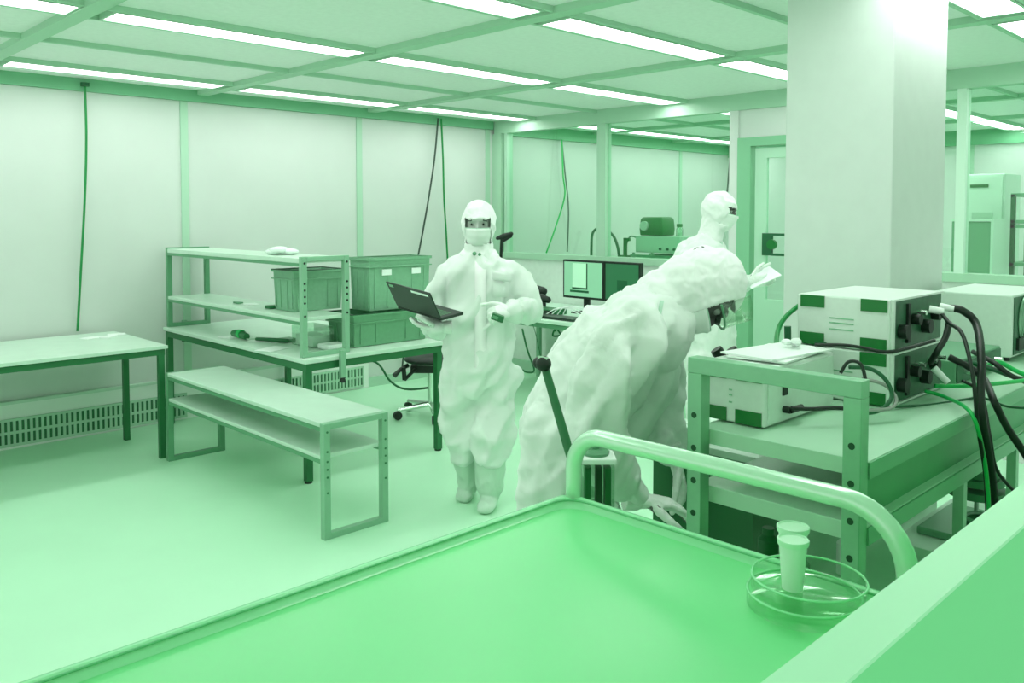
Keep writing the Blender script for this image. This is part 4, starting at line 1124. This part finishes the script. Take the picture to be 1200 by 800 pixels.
strip('suit_seam', [(P(x, y, DC_-.235), None) for x, y in ((776, 352), (772, 372), (774, 392), (778, 408))], RH*.012, M_seam, pc, .003)
boot(pc, P(634, 815, DC_-.08), P(690, 850, DC_-.10).xy.to_3d(), P(612, 850, DC_-.06).xy.to_3d(), P(634, 745, DC_-.08), .085, seed=3)
boot(pc, P(676, 815, DC_+.10), P(730, 850, DC_+.06).xy.to_3d(), P(652, 850, DC_+.10).xy.to_3d(), P(676, 745, DC_+.10), .085, seed=9)
hands(pc, wc1, imv(.95, -.15, .1), ZU, -FH, .4)
hands(pc, wc2, imv(.25, -.95, -.1), imv(.9, .2), -FH, .45)

# ------------------------------------------------ person by the door
DB = 5.85
base = P(830, 527, DB); base.z = 0
pb = thing('person', base, 'person in white coverall, hood and mask standing by the door and reading a held sheet', 'person')
torB = [(272, 10, .06, 832), (279, 16, .09, 829), (287, 27, .14, 824), (305, 32, .17, 822), (330, 33, .18, 824), (365, 32, .17, 826), (400, 32, .17, 828), (425, 32, .16, 829)]
cm = MB(); eloft(cm, [(P(x, y, DB), RH, w_*DB/993, FH, dp) for y, w_, dp, x in torB], 26)
nA = ([P(812, 298, DB-.15), P(820, 325, DB-.20), P(832, 345, DB-.20), P(856, 338, DB-.18), P(872, 332, DB-.14)], [.080, .075, .068, .055, .045])
fA_ = ([P(836, 298, DB+.12), P(845, 325, DB+.12), P(850, 342, DB+.10), P(866, 336, DB+.05), P(878, 331, DB)], [.080, .07, .062, .052, .043])
cm.caps(*nA, 14); cm.caps(*fA_, 14)
lB = [([P(822, 425, DB-.09), P(822, 465, DB-.10), P(822, 500, DB-.10)], [.12, .105, .085]), ([P(836, 425, DB+.09), P(838, 465, DB+.09), P(838, 500, DB+.09)], [.12, .105, .085])]
for l_ in lB: cm.caps(*l_, 14)
g = solid(cm, .014, 4); wrinkle(g, .015, 6, 21.0, [(ZU, .4)]); wrinkle(g, .006, 16, 8.0)
g.build('coverall', M_suit, pb, smooth=True)
HB = P(843, 247, DB-.02)
fB = imv(.88, -.22, -.42).normalized(); uB = imv(.22, .97, 0)
hoodm, frB = head_set(pb, HB, fB, uB, M_skind, 1.08)
bm_ = MB(); eloft(bm_, [(P(x, y, DB), RH, w_*.75*DB/993, FH, dp*.78) for y, w_, dp, x in torB], 18)
for q in (nA, fA_): bm_.caps(q[0], [z*.6 for z in q[1]], 10)
for l_, ft in zip(lB, (P(822, 520, DB-.1), P(838, 520, DB+.09))): bm_.caps(l_[0]+[ft], [.09, .07, .055, .045], 10)
face_body(bm_, frB)
wb1 = P(876, 331, DB-.13)
add_hand(bm_, wb1, imv(.97, .1, .05), ZU*-.3-FH, ZU, .45, .96, .009)
bodyB = solid(bm_, .009, 1).build('body', M_skind, pb, smooth=True)
face_bits(bodyB, frB, M_skind)
hoodm.caps([HB-uB*.09-fB*.02, HB-uB*.16-fB*.02, HB-uB*.21-fB*.02], [.082, .082, .09], 16)
finish_hood(pb, hoodm, frB, .008, 8.2, .034, -.08, .066)
mask_part(pb, frB, -.008)
strip('zip_flap', [(P(845+.35*i, 283+i*5, DB-.10-.002*i), None) for i in range(8)], RH*.02, M_seam, pb)
hands(pb, wb1, imv(.97, .1, .05), ZU*-.3-FH, ZU, .45, vox=.005)
hands(pb, P(880, 330, DB+.0), imv(.97, .1, -.05), ZU*-.3+FH, ZU, .4, vox=.005)
for i, ft in enumerate((P(822, 515, DB-.1), P(838, 515, DB+.09))):
    hl = ft.xy.to_3d()-RH*.07; boot(pb, ft, hl+RH*.26, hl, V((ft.x, ft.y, .26)), .085, seed=i+12)
s0 = P(884, 333, DB-.10)
Ms = Matrix.Translation(s0) @ Matrix.Rotation(YAW-PI/2, 4, 'Z') @ Matrix.Rotation(-.42, 4, 'Y') @ Matrix.Rotation(.25, 4, 'X')
o = MB().box((-.05, -.09, .018), (.17, .12, .024), Ms).build('paper_sheet', M_white); tag(o, 'white sheet held out in the hands of the person by the door', 'paper')
# ================================================================ camera, world, view
cam = bpy.data.cameras.new('camera'); co = bpy.data.objects.new('camera', cam); COL.objects.link(co)
co.location = (0, 0, H); co.rotation_euler = (PI/2-PITCH, 0, YAW-PI/2)
cam.sensor_width = 36; cam.lens = 36*993/1200; cam.shift_y = -106/1200; cam.clip_start = .05
S.camera = co
wd = bpy.data.worlds.new('world'); S.world = wd; wd.use_nodes = True
bg = wd.node_tree.nodes['Background']; bg.inputs['Color'].default_value = (1, .98, .98, 1); bg.inputs['Strength'].default_value = 1.1
vs = S.view_settings
vs.view_transform = 'Standard'; vs.look = 'None'; vs.exposure = 0.04; vs.gamma = 1; vs.use_curve_mapping = False
S.cycles.use_denoising = True
S.cycles.max_bounces = 8
S.cycles.transparent_max_bounces = 16
